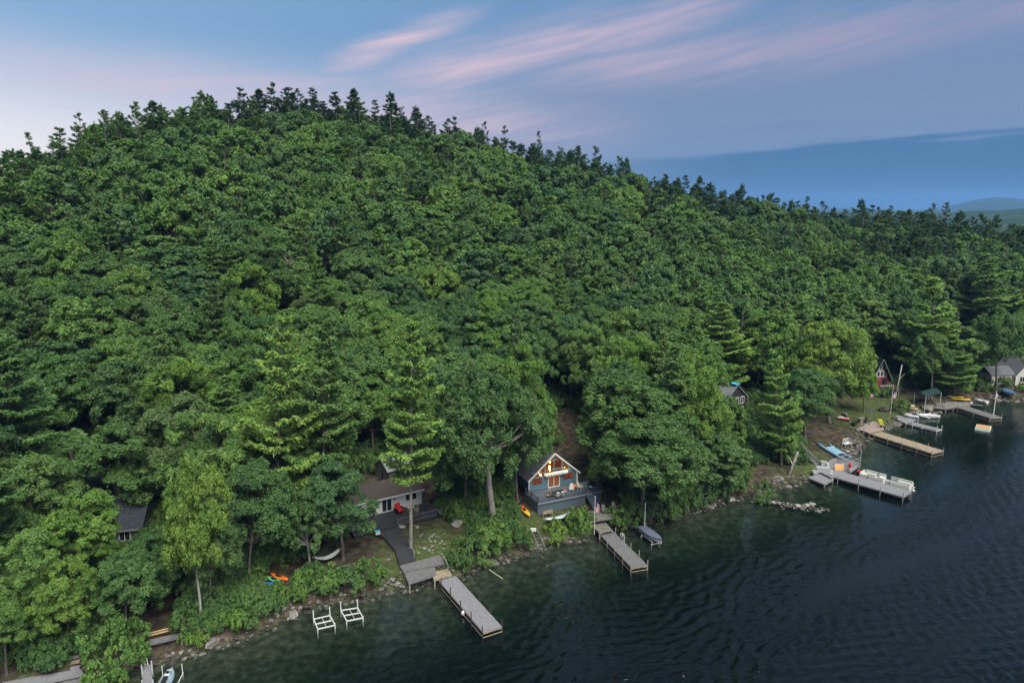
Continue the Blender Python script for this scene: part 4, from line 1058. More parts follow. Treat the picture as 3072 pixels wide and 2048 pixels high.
    for i in range(n):
        x = xl+0.09+i*0.17
        if xs_st < x < xs_st+1.1: continue
        sk.box((x, y0+0.06, (-0.26+zg(x, y0)-0.15)/2), (0.135, 0.04, -0.26-(zg(x, y0)-0.15)))
    for i in range(int(-y0/0.17)):
        y = y0+0.1+i*0.17; sk.box((xl+0.04, y, (-0.26+zg(xl, y)-0.15)/2), (0.04, 0.135, -0.26-(zg(xl, y)-0.15)))
    sk.build('skirt_board_row', mat('skirt_blue', (0.075, 0.105, 0.135), rough=0.7, noise=0.2), dk, stuff=True)
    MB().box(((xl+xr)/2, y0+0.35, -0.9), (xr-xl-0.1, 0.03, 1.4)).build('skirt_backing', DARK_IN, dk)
    RB = mat('dark_blue_rail', (0.045, 0.06, 0.08), rough=0.5)
    railing(T, [(xl+0.06, -0.2, 0), (xl+0.06, y0+0.05, 0), (xs_st-0.05, y0+0.05, 0)], 0.95, RB)
    railing(T, [(xs_st+1.2, y0+0.05, 0), (xr-0.06, y0+0.05, 0), (xr-0.06, -0.1, 0)], 0.95, RB)
    st = MB().box((xs_st+0.55, y0-0.02, -0.15), (1.1, 0.04, 0.12)).build('stairs', DECK_BLUE, T)
    steps(st, xs_st+0.55, y0-0.04, 0.0, zg(xs_st+0.55, y0-1.8)+0.1, 1.0, (0, -1), BLUE_TRIM)
    for s in (0, 1.1): MB().beam((xs_st+s, y0, 0.9), (xs_st+s, y0-1.9, zg(xs_st+s, y0-1.9)+0.95), 0.06, 0.06).build('stair_rail', RB, st)
    Mw = Matrix.Translation((o.x, o.y, zd)) @ Matrix.Rotation(yaw, 4, 'Z')
    def W_(x, y, z=0.0): return (Mw @ Vector((x, y, z)))[:]
    # deck furniture
    t = thing('dining_table', 'long dark dining table on the blue cottage deck', 'table', W_(-1.3, y0+1.25), yaw)
    MB().box((0, 0, 0.72), (2.3, 0.95, 0.05)).build('table_top', BLACK, t)
    for x in (-1, 1):
        for y in (-.38, .38): MB().tube((x, y, 0.0), (x, y, 0.7), 0.035, n=6).build('leg', BLACK, t)
    ch = None
    for i, (x, y, rz, lab) in enumerate([(-2.75, y0+1.3, math.pi/2, 'tan cushioned chair at the railing end of the dining table'), (-2.2, y0+1.9, math.pi, 'tan chair at the wall side of the dining table'), (0.25, y0+1.5, -math.pi/2, 'pink cushioned chair at the far head of the dining table'), (-1.6, y0+0.55, 0, 'pale chair with its back to the deck railing'), (-0.8, y0+0.55, 0, 'second pale chair with its back to the deck railing')]):
        c = thing('deck_chair', lab, 'chair', W_(x, y), yaw+rz, 'chairs round the dining table')
        cm = [W_TAN, W_TAN, mat('pink_cushion', (0.38, 0.19, 0.17), rough=0.8), CANVAS, CANVAS][i]
        MB().box((0, 0, 0.44), (0.5, 0.5, 0.08)).build('seat', cm, c); MB().box((0, -0.24, 0.75), (0.5, 0.07, 0.6), rx=-0.12).build('backrest', cm, c)
        for a in (-.21, .21):
            for b in (-.21, .21): MB().tube((a, b, 0), (a, b, 0.41), 0.02, n=5).build('leg', BLACK, c)
    def adirondack(loc, rz, label, m, group=None):
        c = thing('adirondack_chair', label, 'chair', loc, rz, group)
        MB().box((0, 0.02, 0.34), (0.55, 0.55, 0.04), rx=0.22).build('seat', m, c)
        for i in range(5): MB().box((-0.22+i*0.11, -0.36, 0.68+0.03*(2-abs(i-2))), (0.095, 0.03, 0.85+0.06*(2-abs(i-2))), rx=0.42).build('back_slat', m, c)
        for s in (-1, 1):
            MB().box((s*0.34, 0.0, 0.55), (0.13, 0.78, 0.03)).build('armrest', m, c)
            MB().box((s*0.3, 0.32, 0.27), (0.05, 0.09, 0.54)).build('leg', m, c); MB().box((s*0.3, -0.3, 0.25), (0.04, 0.1, 0.5), rx=0.5).build('leg', m, c)
        return c
    globals()['adirondack'] = adirondack
    adirondack(W_(1.7, y0+1.9), yaw+2.6, 'white adirondack chair left of the fire table on the blue cottage deck', VINYL)
    adirondack(W_(3.35, y0+2.1), yaw-2.7, 'white adirondack chair right of the fire table on the blue cottage deck', VINYL)
    f = thing('fire_table', 'round terracotta fire table between two white adirondack chairs', 'table', W_(2.4, y0+2.6), yaw)
    MB().tube((0, 0, 0), (0, 0, 0.55), 0.28, 0.34, 14).build('base', TERRA, f); MB().tube((0, 0, 0.55), (0, 0, 0.62), 0.62, 0.62, 18).build('table_top', TERRA, f)
    c = thing('lounge_chair', 'dark green deck chair with white cushion beside the black grill', 'chair', W_(4.75, y0+1.2), yaw+0.3)
    MB().box((0, 0, 0.4), (0.6, 0.6, 0.06)).build('seat', GREEN_CANVAS, c); MB().box((0, 0.3, 0.75), (0.6, 0.07, 0.65), rx=-0.2).build('backrest', GREEN_CANVAS, c); MB().box((0, -0.02, 0.5), (0.48, 0.45, 0.12)).build('cushion', VINYL, c)
    for a in (-.26, .26):
        for b in (-.26, .26): MB().tube((a, b, 0), (a, b, 0.38), 0.02, n=5).build('leg', BLACK, c)
    gx, gy = 5.9, y0+2.5
    g2 = thing('gas_grill', 'black covered gas grill at the deck corner', 'grill', W_(gx, gy), yaw)
    MB().box((0, 0, 0.45), (1.0, 0.55, 0.85)).build('cabinet', BLACK, g2); hd = MB().tube((-0.42, 0, 0.98), (0.42, 0, 0.98), 0.28, n=12).build('hood', BLACK, g2)
    MB().beam((-0.3, -0.32, 1.02), (0.3, -0.32, 1.02), 0.03, 0.03).build('handle', ALU, hd)
    for s in (-1, 1): MB().box((s*0.7, 0, 0.86), (0.4, 0.45, 0.04)).build('side_shelf', BLACK, g2)
    return T, yaw, W_
BC, BC_YAW, BC_W = blue_cottage()

def grey_cottage():
    zd = 2.55
    L, Rr = at(1050, 1561, zd), at(1266, 1509, zd)
    W = (Rr-L).length; yaw = yaw_of(L, Rr); o = (L+Rr)/2
    T = thing('grey_cottage', 'low grey cottage with brown shingle roof behind the tall bare-trunked pine', 'house', (o.x, o.y, zd), yaw)
    inv = Matrix.Rotation(-yaw, 3, 'Z')
    def lp(px, py, z=zd): return inv @ (at(px, py, z) - Vector((o.x, o.y, zd)))
    H, D = 2.5, 6.0
    wall_shell(T, W, D, H, GREY_SIDING)
    ro = gable_roof_x(T, W, D, H, 1.3, 0.3, SHINGLE_B, WHITE)
    for sx in (-1, 1):
        m = MB(); m.add([(sx*(W/2-0.02), 0.0, H-0.03), (sx*(W/2-0.02), D, H-0.03), (sx*(W/2-0.02), D/2, H+1.12)], [(0, 1, 2)]); m.build('gable_wall', GREY_SIDING, T)
    dx0, dx1 = lp(1145, 1538).x, lp(1178, 1532).x
    window(T, dx0, dx1, 0.02, 2.05, -0.005, WHITE, 0.12, mull=((dx0+dx1)/2,), name='sliding_door', th=0.08)
    for a, b in ((1203, 1262), (1056, 1090)):
        x0, x1 = lp(a, 1520).x, lp(b, 1512).x
        if a < 1100: x0, x1 = -W/2+0.35, -W/2+2.4
        sw = 0.55
        window(T, x0+sw, x1-sw, 0.95, 2.05, -0.005, WHITE, 0.07, mull=((x0+x1)/2,))
        for q in (x0+sw/2, x1-sw/2): MB().box((q, -0.03, 1.5), (sw-0.04, 0.05, 1.3)).build('shutter', WHITE, T)
    for x in (dx0-0.35, dx1+0.35): MB().box((x, -0.07, 1.85), (0.14, 0.14, 0.26)).build('wall_lantern', BLACK, T)
    MB().tube((W/2-1.3, D/2, H+1.1), (W/2-1.3, D/2, H+1.95), 0.06, n=8).build('vent_pipe', ALU, ro)
    # deck
    xl, xr = lp(1055, 1600).x, lp(1300, 1535).x
    yf = lp(1180, 1578).y
    dk = MB().box(((xl+xr)/2, yf/2, -0.17), (xr-xl, -yf-0.02, 0.2)).build('deck', W_DARK, T)
    decking(dk, xl, xr, yf, -0.02, 0.0, W_DARK, 'x')
    for i in range(6):
        x = xl+0.3+(xr-xl-0.6)*i/5; MB().box((x, yf+0.15, -1.0), (0.14, 0.14, 1.6)).build('deck_post', W_DARK, dk)
    gx0, gx1 = lp(1130, 1595).x, lp(1198, 1580).x
    railing(T, [(xl+0.05, -0.3, 0), (xl+0.05, yf+0.05, 0), (gx0, yf+0.05, 0)], 0.9, W_GREY, gap=0.2)
    railing(T, [(gx1+0.1, yf+0.05, 0), (xr-0.05, yf+0.05, 0), (xr-0.05, -0.3, 0)], 0.9, W_GREY, gap=0.2)
    MB().beam((xr+0.1, yf+0.3, 0.9), (xr+1.9, yf-1.2, -0.7), 0.07, 0.07).build('stair_rail', W_PALE, T)
    MB().beam((xr+0.1, yf+0.3, 0.55), (xr+1.9, yf-1.2, -1.0), 0.07, 0.07).build('stair_rail', W_PALE, T)
    Mw = Matrix.Translation((o.x, o.y, zd)) @ Matrix.Rotation(yaw, 4, 'Z')
    def W_(x, y, z=0.0): return (Mw @ Vector((x, y, z)))[:]
    q = lp(1200, 1540)
    c = thing('covered_chair', 'bright red cushioned swing chair on the grey cottage deck', 'chair', W_(q.x, q.y+0.2), yaw+0.3)
    MB().box((0, 0.0, 0.5), (0.95, 0.8, 0.16)).build('seat', RED_CLOTH, c); MB().box((0, 0.42, 0.98), (0.95, 0.14, 0.95), rx=-0.25).build('backrest', RED_CLOTH, c)
    for s in (-1, 1): MB().box((s*0.55, 0.1, 0.6), (0.12, 0.95, 0.55)).build('armrest', BLACK, c)
    MB().box((0, 0.1, 0.2), (1.0, 0.8, 0.4)).build('base', BLACK, c)
    q = lp(1232, 1533)
    t = thing('patio_table', 'pale square table on the grey cottage deck beside the red chair', 'table', W_(q.x, q.y), yaw)
    MB().box((0, 0, 0.7), (1.0, 0.8, 0.05)).build('table_top', VINYL, t)
    for a in (-.42, .42):
        for b in (-.32, .32): MB().tube((a, b, 0), (a, b, 0.68), 0.03, n=5).build('leg', ALU, t)
    q = lp(1248, 1535)
    c = thing('wicker_chair', 'light wicker chair at the pale table on the grey cottage deck', 'chair', W_(q.x, q.y), yaw-1.2)
    MB().box((0, 0, 0.4), (0.6, 0.6, 0.1)).build('seat', W_TAN, c); MB().box((0, 0.28, 0.75), (0.6, 0.1, 0.7)).build('backrest', W_TAN, c); MB().box((0, 0, 0.18), (0.55, 0.55, 0.35)).build('base', W_TAN, c)
    for k in range(3):
        c = thing('bar_chair', 'dark chair against the deck railing under the oak', 'chair', W_(xl+0.8+k*1.0, yf+0.55), yaw, 'dark chairs along the grey cottage railing')
        MB().box((0, 0, 0.45), (0.48, 0.48, 0.05)).build('seat', BLACK, c); MB().box((0, -0.22, 0.78), (0.48, 0.05, 0.55)).build('backrest', BLACK, c)
        for a in (-.2, .2):
            for b in (-.2, .2): MB().tube((a, b, 0), (a, b, 0.43), 0.02, n=5).build('leg', BLACK, c)
    # boardwalk down to the water
    zb = 1.75
    bw = thing('boardwalk', 'dark plank boardwalk running from the grey cottage deck to the shore platform', 'boardwalk', (0, 0, 0))
    Lp = [Vector((*at(1128, 1597, zd).xy, zd-0.03)), Vector((*at(1150, 1608, zd-0.3).xy, zd-0.3)), Vector((*at(1186, 1650, 2.0).xy, 2.0)), Vector((*at(1199, 1694, zb).xy, zb))]
    Rp = [Vector((*at(1200, 1580, zd).xy, zd-0.03)), Vector((*at(1208, 1592, zd-0.3).xy, zd-0.3)), Vector((*at(1238, 1645, 2.0).xy, 2.0)), Vector((*at(1248, 1680, zb).xy, zb))]
    plank_ribbon(bw, Lp, Rp, W_DARK)
    return T
def plank_ribbon(parent, Lp, Rp, m, bw=0.17, th=0.05, name='planking'):
    b = MB(); st = MB()
    for k in range(len(Lp)-1):
        n = max(1, int(((Lp[k+1]-Lp[k]).length + (Rp[k+1]-Rp[k]).length)/2/bw))
        for i in range(n):
            a0, a1 = i/n, (i+0.88)/n
            b.slab([Lp[k].lerp(Lp[k+1], a0), Rp[k].lerp(Rp[k+1], a0), Rp[k].lerp(Rp[k+1], a1), Lp[k].lerp(Lp[k+1], a1)], -th if False else th)
        for P in (Lp, Rp):
            dz = Vector((0, 0, -0.18)); st.beam(P[k]+dz, P[k+1]+dz, 0.08, 0.2)
    b.build(name, m, parent, stuff=True); st.build('stringer', m, parent)
grey_cottage()
# ------------------------------------------------------------------ other houses
def gvec(px, py): return ground(px, py)
def red_cottage():
    g = gvec(2652, 1192); zf = g.z + 2.3
    L, Rr = at(2604, 1166, zf), at(2668, 1150, zf)
    yaw = yaw_of(L, Rr); o = (L+Rr)/2; W = 5.0; yaw = min(yaw, R(8))
    T = thing('red_cottage', 'red A-frame cottage with white-framed gable windows and dark roof', 'house', (o.x, o.y, zf), yaw)
    H, apex, D = 2.2, 7.0, 9.0
    wall_shell(T, W, D, H, RED_WALL)
    hw = W/2; sl = (apex-H)/hw
    m = MB(); m.add([(-hw, 0, H), (hw, 0, H), (0, 0, apex-0.1)], [(0, 1, 2)]); m.add([(-hw, D, H), (hw, D, H), (0, D, apex-0.1)], [(2, 1, 0)]); m.build('gable_wall', RED_WALL, T)
    gable_roof_y(T, W, D, H, apex, 0.5, SHINGLE_G, mat('green_trim', (0.05, 0.075, 0.06)), front_over=0.9)
    def wtri(pts):
        c = (sum(p[0] for p in pts)/len(pts), sum(p[1] for p in pts)/len(pts))
        f = MB(); f.slab([(x, -0.06, z) for x, z in pts], 0.05); w = f.build('window', WHITE, T)
        q = MB(); q.add([(c[0]+(x-c[0])*0.72, -0.075, c[1]+(z-c[1])*0.76) for x, z in pts], [tuple(range(len(pts)))]); q.build('pane', GLASS_D, w)
    def topz(x): return H+(hw-abs(x))*sl-0.55
    for row0, row1, xs in ((H+0.15, H+1.65, (-1.75, -0.88, 0, 0.88, 1.75)), (H+1.9, H+3.3, (-1.0, -0.36, 0.36, 1.0))):
        for a, b in zip(xs[:-1], xs[1:]):
            za, zb = min(row1, topz(a)), min(row1, topz(b))
            pts = [(a+.04, row0), (b-.04, row0)] + ([(b-.04, zb)] if zb > row0+.15 else []) + ([(a+.04, za)] if za > row0+.15 else [])
            if len(pts) >= 3: wtri(pts)
    wtri([(-0.5, H+3.5), (0.5, H+3.5), (0, H+4.2)])
    for x in (-1.2, 1.2): window(T, x-0.6, x+0.6, 0.1, 2.0, -0.01, RED_WALL, 0.08, name='door')
    # porch deck on posts
    dk = MB().box((0.6, -1.1, -0.12), (W+2.2, 2.2, 0.2)).build('deck', mat('red_brown_deck', (0.075, 0.04, 0.035), noise=0.2), T)
    railing(T, [(-hw-0.4, -2.1, 0), (hw+1.6, -2.1, 0)], 0.85, mat('red_brown_rail', (0.07, 0.035, 0.03)), gap=0.25)
    for x in (-hw-0.2, 0, hw+1.4): MB().box((x, -2.0, -1.4), (0.18, 0.18, 2.5)).build('deck_post', mat('grey_green_post', (0.10, 0.13, 0.12)), dk)
    b = MB().box((0, 2.0, -1.25), (W-0.4, 4.0, 2.3)).build('basement_wall', mat('basement', (0.045, 0.06, 0.065)), T)
    MB().box((-0.7, -0.02, -1.3), (2.0, 0.06, 1.9)).build('basement_opening', DARK_IN, b)
    # side wing
    MB().box((hw+1.1, 4.6, 1.05), (2.2, 5.5, 2.1)).build('side_wing', RED_WALL, T)
    bn = MB()
    for i in range(7): 
        x = -1.2+i*0.55; bn.add([(x, -2.16, 0.75), (x+0.34, -2.16, 0.75), (x+0.17, -2.17, 0.38)], [(0, 1, 2)])
    bn.build('bunting', WHITE, T)
red_cottage()

def cream_cottage():
    g = gvec(3010, 1158); zf = g.z + 0.4
    L, Rr = at(2968, 1150, zf), at(3075, 1158, zf)
    o = at(3040, 1154, zf); yaw = R(8)
    T = thing('cream_cottage', 'cream cottage with white trim and flower boxes behind the blue covered boat', 'house', (o.x, o.y, zf), yaw)
    # left wing, ridge along the front
    W1 = 6.5
    lw = MB().box((-W1/2-0.1, 2.6, 1.35), (W1, 5.0, 2.9)).build('wing_wall', CREAM, T)
    r = MB(); r.slab([(-W1-0.4, -0.2, 2.7), (0.3, -0.2, 2.7), (0.3, 2.6, 4.6), (-W1-0.4, 2.6, 4.6)], 0.15); r.slab([(0.3, 5.4, 2.7), (-W1-0.4, 5.4, 2.7), (-W1-0.4, 2.6, 4.6), (0.3, 2.6, 4.6)], 0.15); r.build('wing_roof', SHINGLE, T)
    W = 7.5; hw = W/2; cx = hw-0.1
    MB().box((cx, 3.2, 0.6), (W, 7.6, 4.2)).build('wall', CREAM, T)
    m = MB(); m.add([(cx-hw, -0.6, 2.7), (cx+hw, -0.6, 2.7), (cx, -0.6, 6.6)], [(0, 1, 2)]); m.add([(cx-hw, -0.45, 2.7), (cx+hw, -0.45, 2.7), (cx, -0.45, 6.6)], [(2, 1, 0)]); m.build('gable_wall', CREAM, T)
    r = MB(); r.slab([(cx, -0.9, 6.75), (cx, 7, 6.75), (cx-hw-0.4, 7, 2.35), (cx-hw-0.4, -0.9, 2.35)], 0.15); r.slab([(cx, 7, 6.75), (cx, -0.9, 6.75), (cx+hw+0.4, -0.9, 2.35), (cx+hw+0.4, 7, 2.35)], 0.15); ro = r.build('roof', SHINGLE, T)
    for s in (-1, 1): MB().beam((cx, -0.93, 6.65), (cx+s*(hw+0.4), -0.93, 2.25), 0.05, 0.22).build('rake_board', WHITE, ro)
    def win(x0, x1, z0, z1, y, mull=()):
        w = window(T, x0, x1, z0, z1, y, WHITE, 0.1, mull=mull)
        fb = MB().box(((x0+x1)/2, y-0.16, z0-0.14), (x1-x0, 0.26, 0.22)).build('flower_box', WHITE, w)
        f = MB()
        for i in range(7): f.ell((x0+0.15+(x1-x0-0.3)*i/6, y-0.18, z0+0.02), (0.14, 0.12, 0.12), 6, 4)
        f.build('flower_row', mat('dark_red_flowers', (0.10, 0.015, 0.03)), fb, stuff=True)
    win(1.0, 3.4, 0.9, 2.3, -0.61, (1.8, 2.6)); win(cx-0.7, cx+0.7, 3.4, 4.9, -0.61, (cx,)); win(4.4, 6.4, 0.9, 2.3, -0.61, (5.1, 5.8))
    win(-4.9, -2.6, 0.8, 2.2, 0.09, (-4.1, -3.4))
    for x in (-W1-0.02, -0.15): MB().box((x, 0.03, 1.35), (0.22, 0.1, 2.85)).build('corner_board', WHITE, T)
    MB().box((cx-hw+0.05, -0.64, 1.0), (0.24, 0.06, 3.4)).build('corner_board', WHITE, T)
cream_cottage()

def tarp_house():
    g = gvec(2235, 1262); zf = g.z + 0.3
    o = at(2205, 1250, zf); L, Rr = at(2100, 1500, 0), at(2240, 1487, 0)
    yaw = R(34)
    T = thing('tarp_house', 'tall dark house with grey roof and turquoise tarp strip half hidden by pines', 'house', (o.x, o.y, zf), yaw)
    W, D, H, apex = 7.0, 11.0, 4.2, 7.2; hw = W/2
    wall_shell(T, W, D, H, DARK_WALL)
    m = MB(); m.add([(-hw, 0, H), (hw, 0, H), (0, 0, apex-.1)], [(0, 1, 2)]); m.add([(-hw, D, H), (hw, D, H), (0, D, apex-.1)], [(2, 1, 0)]); m.build('gable_wall', DARK_WALL, T)
    ro = gable_roof_y(T, W, D, H, apex, 0.4, mat('light_grey_roof', (0.12, 0.13, 0.155), rough=0.8, noise=0.2, nscale=1.0), None)
    MB().beam((0.0, -0.4, apex+0.06), (0.0, D, apex+0.06), 1.3, 0.07).build('ridge_tarp', TURQ, ro)
    for z0 in (0.4, 2.7):
        for x in (-2.2, -0.4, 1.4): window(T, x, x+1.3, z0, z0+1.6, -0.01, WHITE, 0.12, mull=(x+0.65,))
    # sheathing still bare and a strip of eave tarp
    MB().box((-hw-0.03, 1.2, 3.5), (0.05, 2.2, 2.0)).build('bare_sheathing', W_NEW, T)
    sh = MB(); sh.slab([(-hw-0.45, -0.5, H-0.5), (-hw+0.3, -0.5, H+0.42), (-hw+0.3, 6, H+0.42), (-hw-0.45, 6, H-0.5)][::-1], 0.05); sh.build('eave_tarp', TURQ, ro)
    MB().box((1.0, -1.3, 0.0), (5.0, 2.5, 0.2)).build('porch', W_NEW, T)
tarp_house()

def dark_house():
    g = gvec(280, 1640); zf = g.z + 0.3
    o = at(270, 1650, zf); yaw = R(14)
    T = thing('dark_roofed_house', 'large house with slate blue roofs mostly hidden under the left oaks', 'house', (o.x, o.y, zf), yaw)
    wall_shell(T, 12, 9, 2.8, mat('shadow_siding', (0.06, 0.065, 0.07)))  # one even dark grey for the house walls
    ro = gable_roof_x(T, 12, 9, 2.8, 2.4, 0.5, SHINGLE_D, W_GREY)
    MB().box((1.5, -1.6, 0.0), (13, 3.2, 0.2)).build('deck', W_DARK, T)
    railing(T, [(-5, -3.1, 0), (8, -3.1, 0)], 0.95, W_DARK, gap=0.3)
    for x in (-4, -1.5, 1.5, 4.2): window(T, x-0.7, x+0.7, 0.8, 2.2, -0.01, WHITE, 0.1, mull=(x,))
    # rear wing roof seen through the gap
    r = MB(); r.slab([(-4.0, 8.6, 3.6), (3.0, 8.6, 3.6), (3.0, 13.0, 5.8), (-4.0, 13.0, 5.8)], 0.15); r.slab([(3.0, 17.0, 3.6), (-4.0, 17.0, 3.6), (-4.0, 13, 5.8), (3.0, 13, 5.8)], 0.15); r.build('wing_roof', SHINGLE_D, T)
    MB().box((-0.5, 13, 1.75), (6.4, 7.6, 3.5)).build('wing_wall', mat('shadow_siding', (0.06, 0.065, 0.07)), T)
dark_house()
def shed():
    g = gvec(1150, 1445); o = at(1148, 1440, g.z)
    T = thing('shed', 'small shed with pale grey roof behind the grey cottage', 'shed', (o.x, o.y, g.z), R(-50))
    wall_shell(T, 4.2, 4.5, 2.3, mat('shed_wall', (0.09, 0.09, 0.095)))
    gable_roof_y(T, 4.2, 4.5, 2.3, 3.9, 0.25, mat('pale_roof', (0.15, 0.17, 0.20), rough=0.8, noise=0.15), None)
    m = MB(); m.add([(-2.1, 0, 2.3), (2.1, 0, 2.3), (0, 0, 3.8)], [(0, 1, 2)]); m.build('gable_wall', mat('shed_wall', (0.09, 0.09, 0.095)), T)
    window(T, -0.5, 0.5, 0.05, 2.0, -0.01, W_GREY, 0.1, name='door')
shed()

# ------------------------------------------------------------------ docks
def dock(name, label, SL, SR, ER, EL, z, m, posts=(0, 1), n_post=5, post_m=None, z0=None, above=0.9, bw=0.16, edge_m=None, tagcat='dock', frame=True, post_r=0.07, low_rail=True):
    """corners in the picture at deck height"""
    a, b, c, d = (at(*p, z) for p in (SL, SR, ER, EL))
    s, e = (a+b)/2, (c+d)/2; yaw = yaw_of(s, e); L = (e-s).length; w = ((b-a).length*0.5 + (d-c).length*0.5)
    n = Vector((-math.sin(yaw), math.cos(yaw), 0))
    w = (abs((a-b).dot(n)) + abs((c-d).dot(n)))/2
    T = thing(name, label, tagcat, (s.x, s.y, 0), yaw)
    decking(T, 0, L, -w/2, w/2, z, m, 'y', bw)
    for sd in (-1, 1):
        MB().box((L/2, sd*(w/2-0.06), z-0.16), (L, 0.08, 0.2)).build('stringer', edge_m or W_POST, T)
    MB().box((L-0.03, 0, z-0.17), (0.06, w-0.2, 0.18)).build('end_board', edge_m or W_POST, T)
    if low_rail:
        for sd in (-1, 1): MB().beam((L*0.06, sd*(w/2+0.03), 0.12), (L, sd*(w/2+0.03), 0.12), 0.06, 0.07).build('lower_rail', edge_m or W_TAN, T)
        MB().beam((L+0.03, -w/2, 0.12), (L+0.03, w/2, 0.12), 0.06, 0.07).build('lower_rail', edge_m or W_TAN, T)
    for i in range(n_post):
        t = (i+0.35)/(n_post-0.65)
        for sd in (-1, 1):
            x, y = L*min(t, 1.0)-0.05, sd*(w/2+0.06)
            wp = Vector((s.x, s.y, 0)) + Matrix.Rotation(yaw, 3, 'Z') @ Vector((x, y, 0))
            hgt = above*(0.8+0.4*((i*7+sd*3+5) % 5)/5)
            MB().tube((x, y, min(hz(wp.x, wp.y)-0.2, -0.4)), (x, y, z+hgt), post_r, post_r*0.9, 7).build('post', post_m or W_POST, T)
    return T, yaw, L, w
def platform(name, label, pts, z, m, cat='platform', bw=0.17, down=1.4, legs=True):
    P = [at(*p, z) for p in pts]
    o = sum(P, Vector())/len(P); e1 = P[1]-P[0]; yaw = math.atan2(e1.y, e1.x)
    T = thing(name, label, cat, (o.x, o.y, 0), yaw); inv = Matrix.Rotation(-yaw, 3, 'Z')
    Q = [inv @ (p-Vector((o.x, o.y, z))) for p in P]
    ys = [q.y for q in Q]; y0, y1 = min(ys), max(ys); b = MB(); n = max(1, int((y1-y0)/bw)); w = (y1-y0)/n
    for i in range(n):
        yc = y0+(i+.5)*w; xs = []
        for k in range(len(Q)):
            A, B = Q[k], Q[(k+1) % len(Q)]
            if (A.y-yc)*(B.y-yc) < 0: xs.append(A.x+(B.x-A.x)*(yc-A.y)/(B.y-A.y))
        if len(xs) >= 2: b.box(((min(xs)+max(xs))/2, yc, z-0.025), (max(xs)-min(xs), w-0.02, 0.05))
    b.build('decking', m, T, stuff=True)
    for k in range(len(Q)):
        A, B = Q[k], Q[(k+1) % len(Q)]; dz = Vector((0, 0, z-0.14)); MB().beam(A+dz, B+dz, 0.07, 0.2).build('rim_board', m, T)
    if legs:
        for q in Q: MB().box((q.x*0.94, q.y*0.94, z-down/2-0.1), (0.16, 0.16, down)).build('leg', W_POST, T)
    return T
d1, y1_, L1, w1 = dock('dock', 'pale plank dock with dark posts in front of the grey cottage', (1313, 1738), (1370, 1728), (1503, 1876), (1452, 1897), 0.75, W_PALE, n_post=5, post_m=W_BLACK, edge_m=W_TAN)
platform('shore_platform', 'weathered grey wooden platform at the foot of the dark boardwalk', [(1212, 1714), (1302, 1692), (1308, 1722), (1226, 1748)], 1.35, W_GREY)
platform('upper_platform', 'streaked grey platform step between boardwalk and dock ramp', [(1198, 1694), (1318, 1664), (1334, 1688), (1210, 1712)], 1.62, W_GREY)
platform('dock_ramp', 'tan board ramp leading onto the pale plank dock', [(1296, 1716), (1344, 1704), (1355, 1722), (1302, 1738)], 1.15, W_TAN)
def rail_thing(label, pts):
    T = thing('handrail', label, 'handrail', (0, 0, 0))
    for a, b in zip(pts[:-1], pts[1:]): MB().beam(a, b, 0.08, 0.08).build('rail', W_PALE, T)
    for p in pts: MB().beam((p.x, p.y, p.z-1.0), p, 0.09, 0.09).build('post', W_PALE, T)
rail_thing('wooden handrail beside the streaked platform above the dock ramp', [at(1328, 1662, 2.5), at(1344, 1695, 2.2)])
rail_thing('wooden handrail edging the lower boardwalk', [at(1226, 1618, 2.9), at(1242, 1655, 2.7)])
def buoy(px, py, z, label, r=0.2):
    p = at(px, py, z); T = thing('fender_buoy', label, 'buoy', p); MB().ell((0, 0, 0), (r, r, r*1.35), 10, 6).build('float', VINYL, T, smooth=True); MB().tube((0, 0, r*1.2), (0, 0, r*1.2+0.5), 0.02, n=5).build('rope', W_POST, T)
buoy(1389, 1838, 0.35, 'round white buoy tied to a dark post of the pale dock', 0.24)
d2, y2_, L2, w2 = dock('dock', 'narrow weathered dock with pale posts below the flagpole', (1797, 1597), (1836, 1590), (1941, 1690), (1896, 1705), 0.75, W_GREY, n_post=5, post_m=W_TAN, bw=0.18, above=0.75)
for i, (x, y) in enumerate([(1832, 1638), (1857, 1662), (1897, 1704)]): buoy(x, y, 0.3, ['white fender on the first post of the weathered dock', 'white fender halfway along the weathered dock', 'white fender at the tip of the weathered dock'][i], 0.15)
Md2 = Matrix.Translation(d2.location) @ Matrix.Rotation(y2_, 4, 'Z')
T = thing('swim_ladder', 'white curved swim ladder beside the head of the weathered dock', 'ladder', (Md2 @ Vector((2.6, w2/2+0.25, 0)))[:], y2_)
for s in (-0.22, 0.22):
    lr = MB().tube((s, 0.22, 1.0), (s, 0.22, -0.8), 0.04, n=6)
    for k in range(6):
        t0, t1 = math.pi*k/6, math.pi*(k+1)/6; lr.tube((s, -0.22*math.cos(t0), 1.0+0.45*math.sin(t0)), (s, -0.22*math.cos(t1), 1.0+0.45*math.sin(t1)), 0.04, n=6)
    lr.build('side_rail', WHITE, T)
for z in (-0.5, -0.1, 0.3): MB().tube((-0.22, 0.22, z), (0.22, 0.22, z), 0.03, n=6).build('rung', WHITE, T)
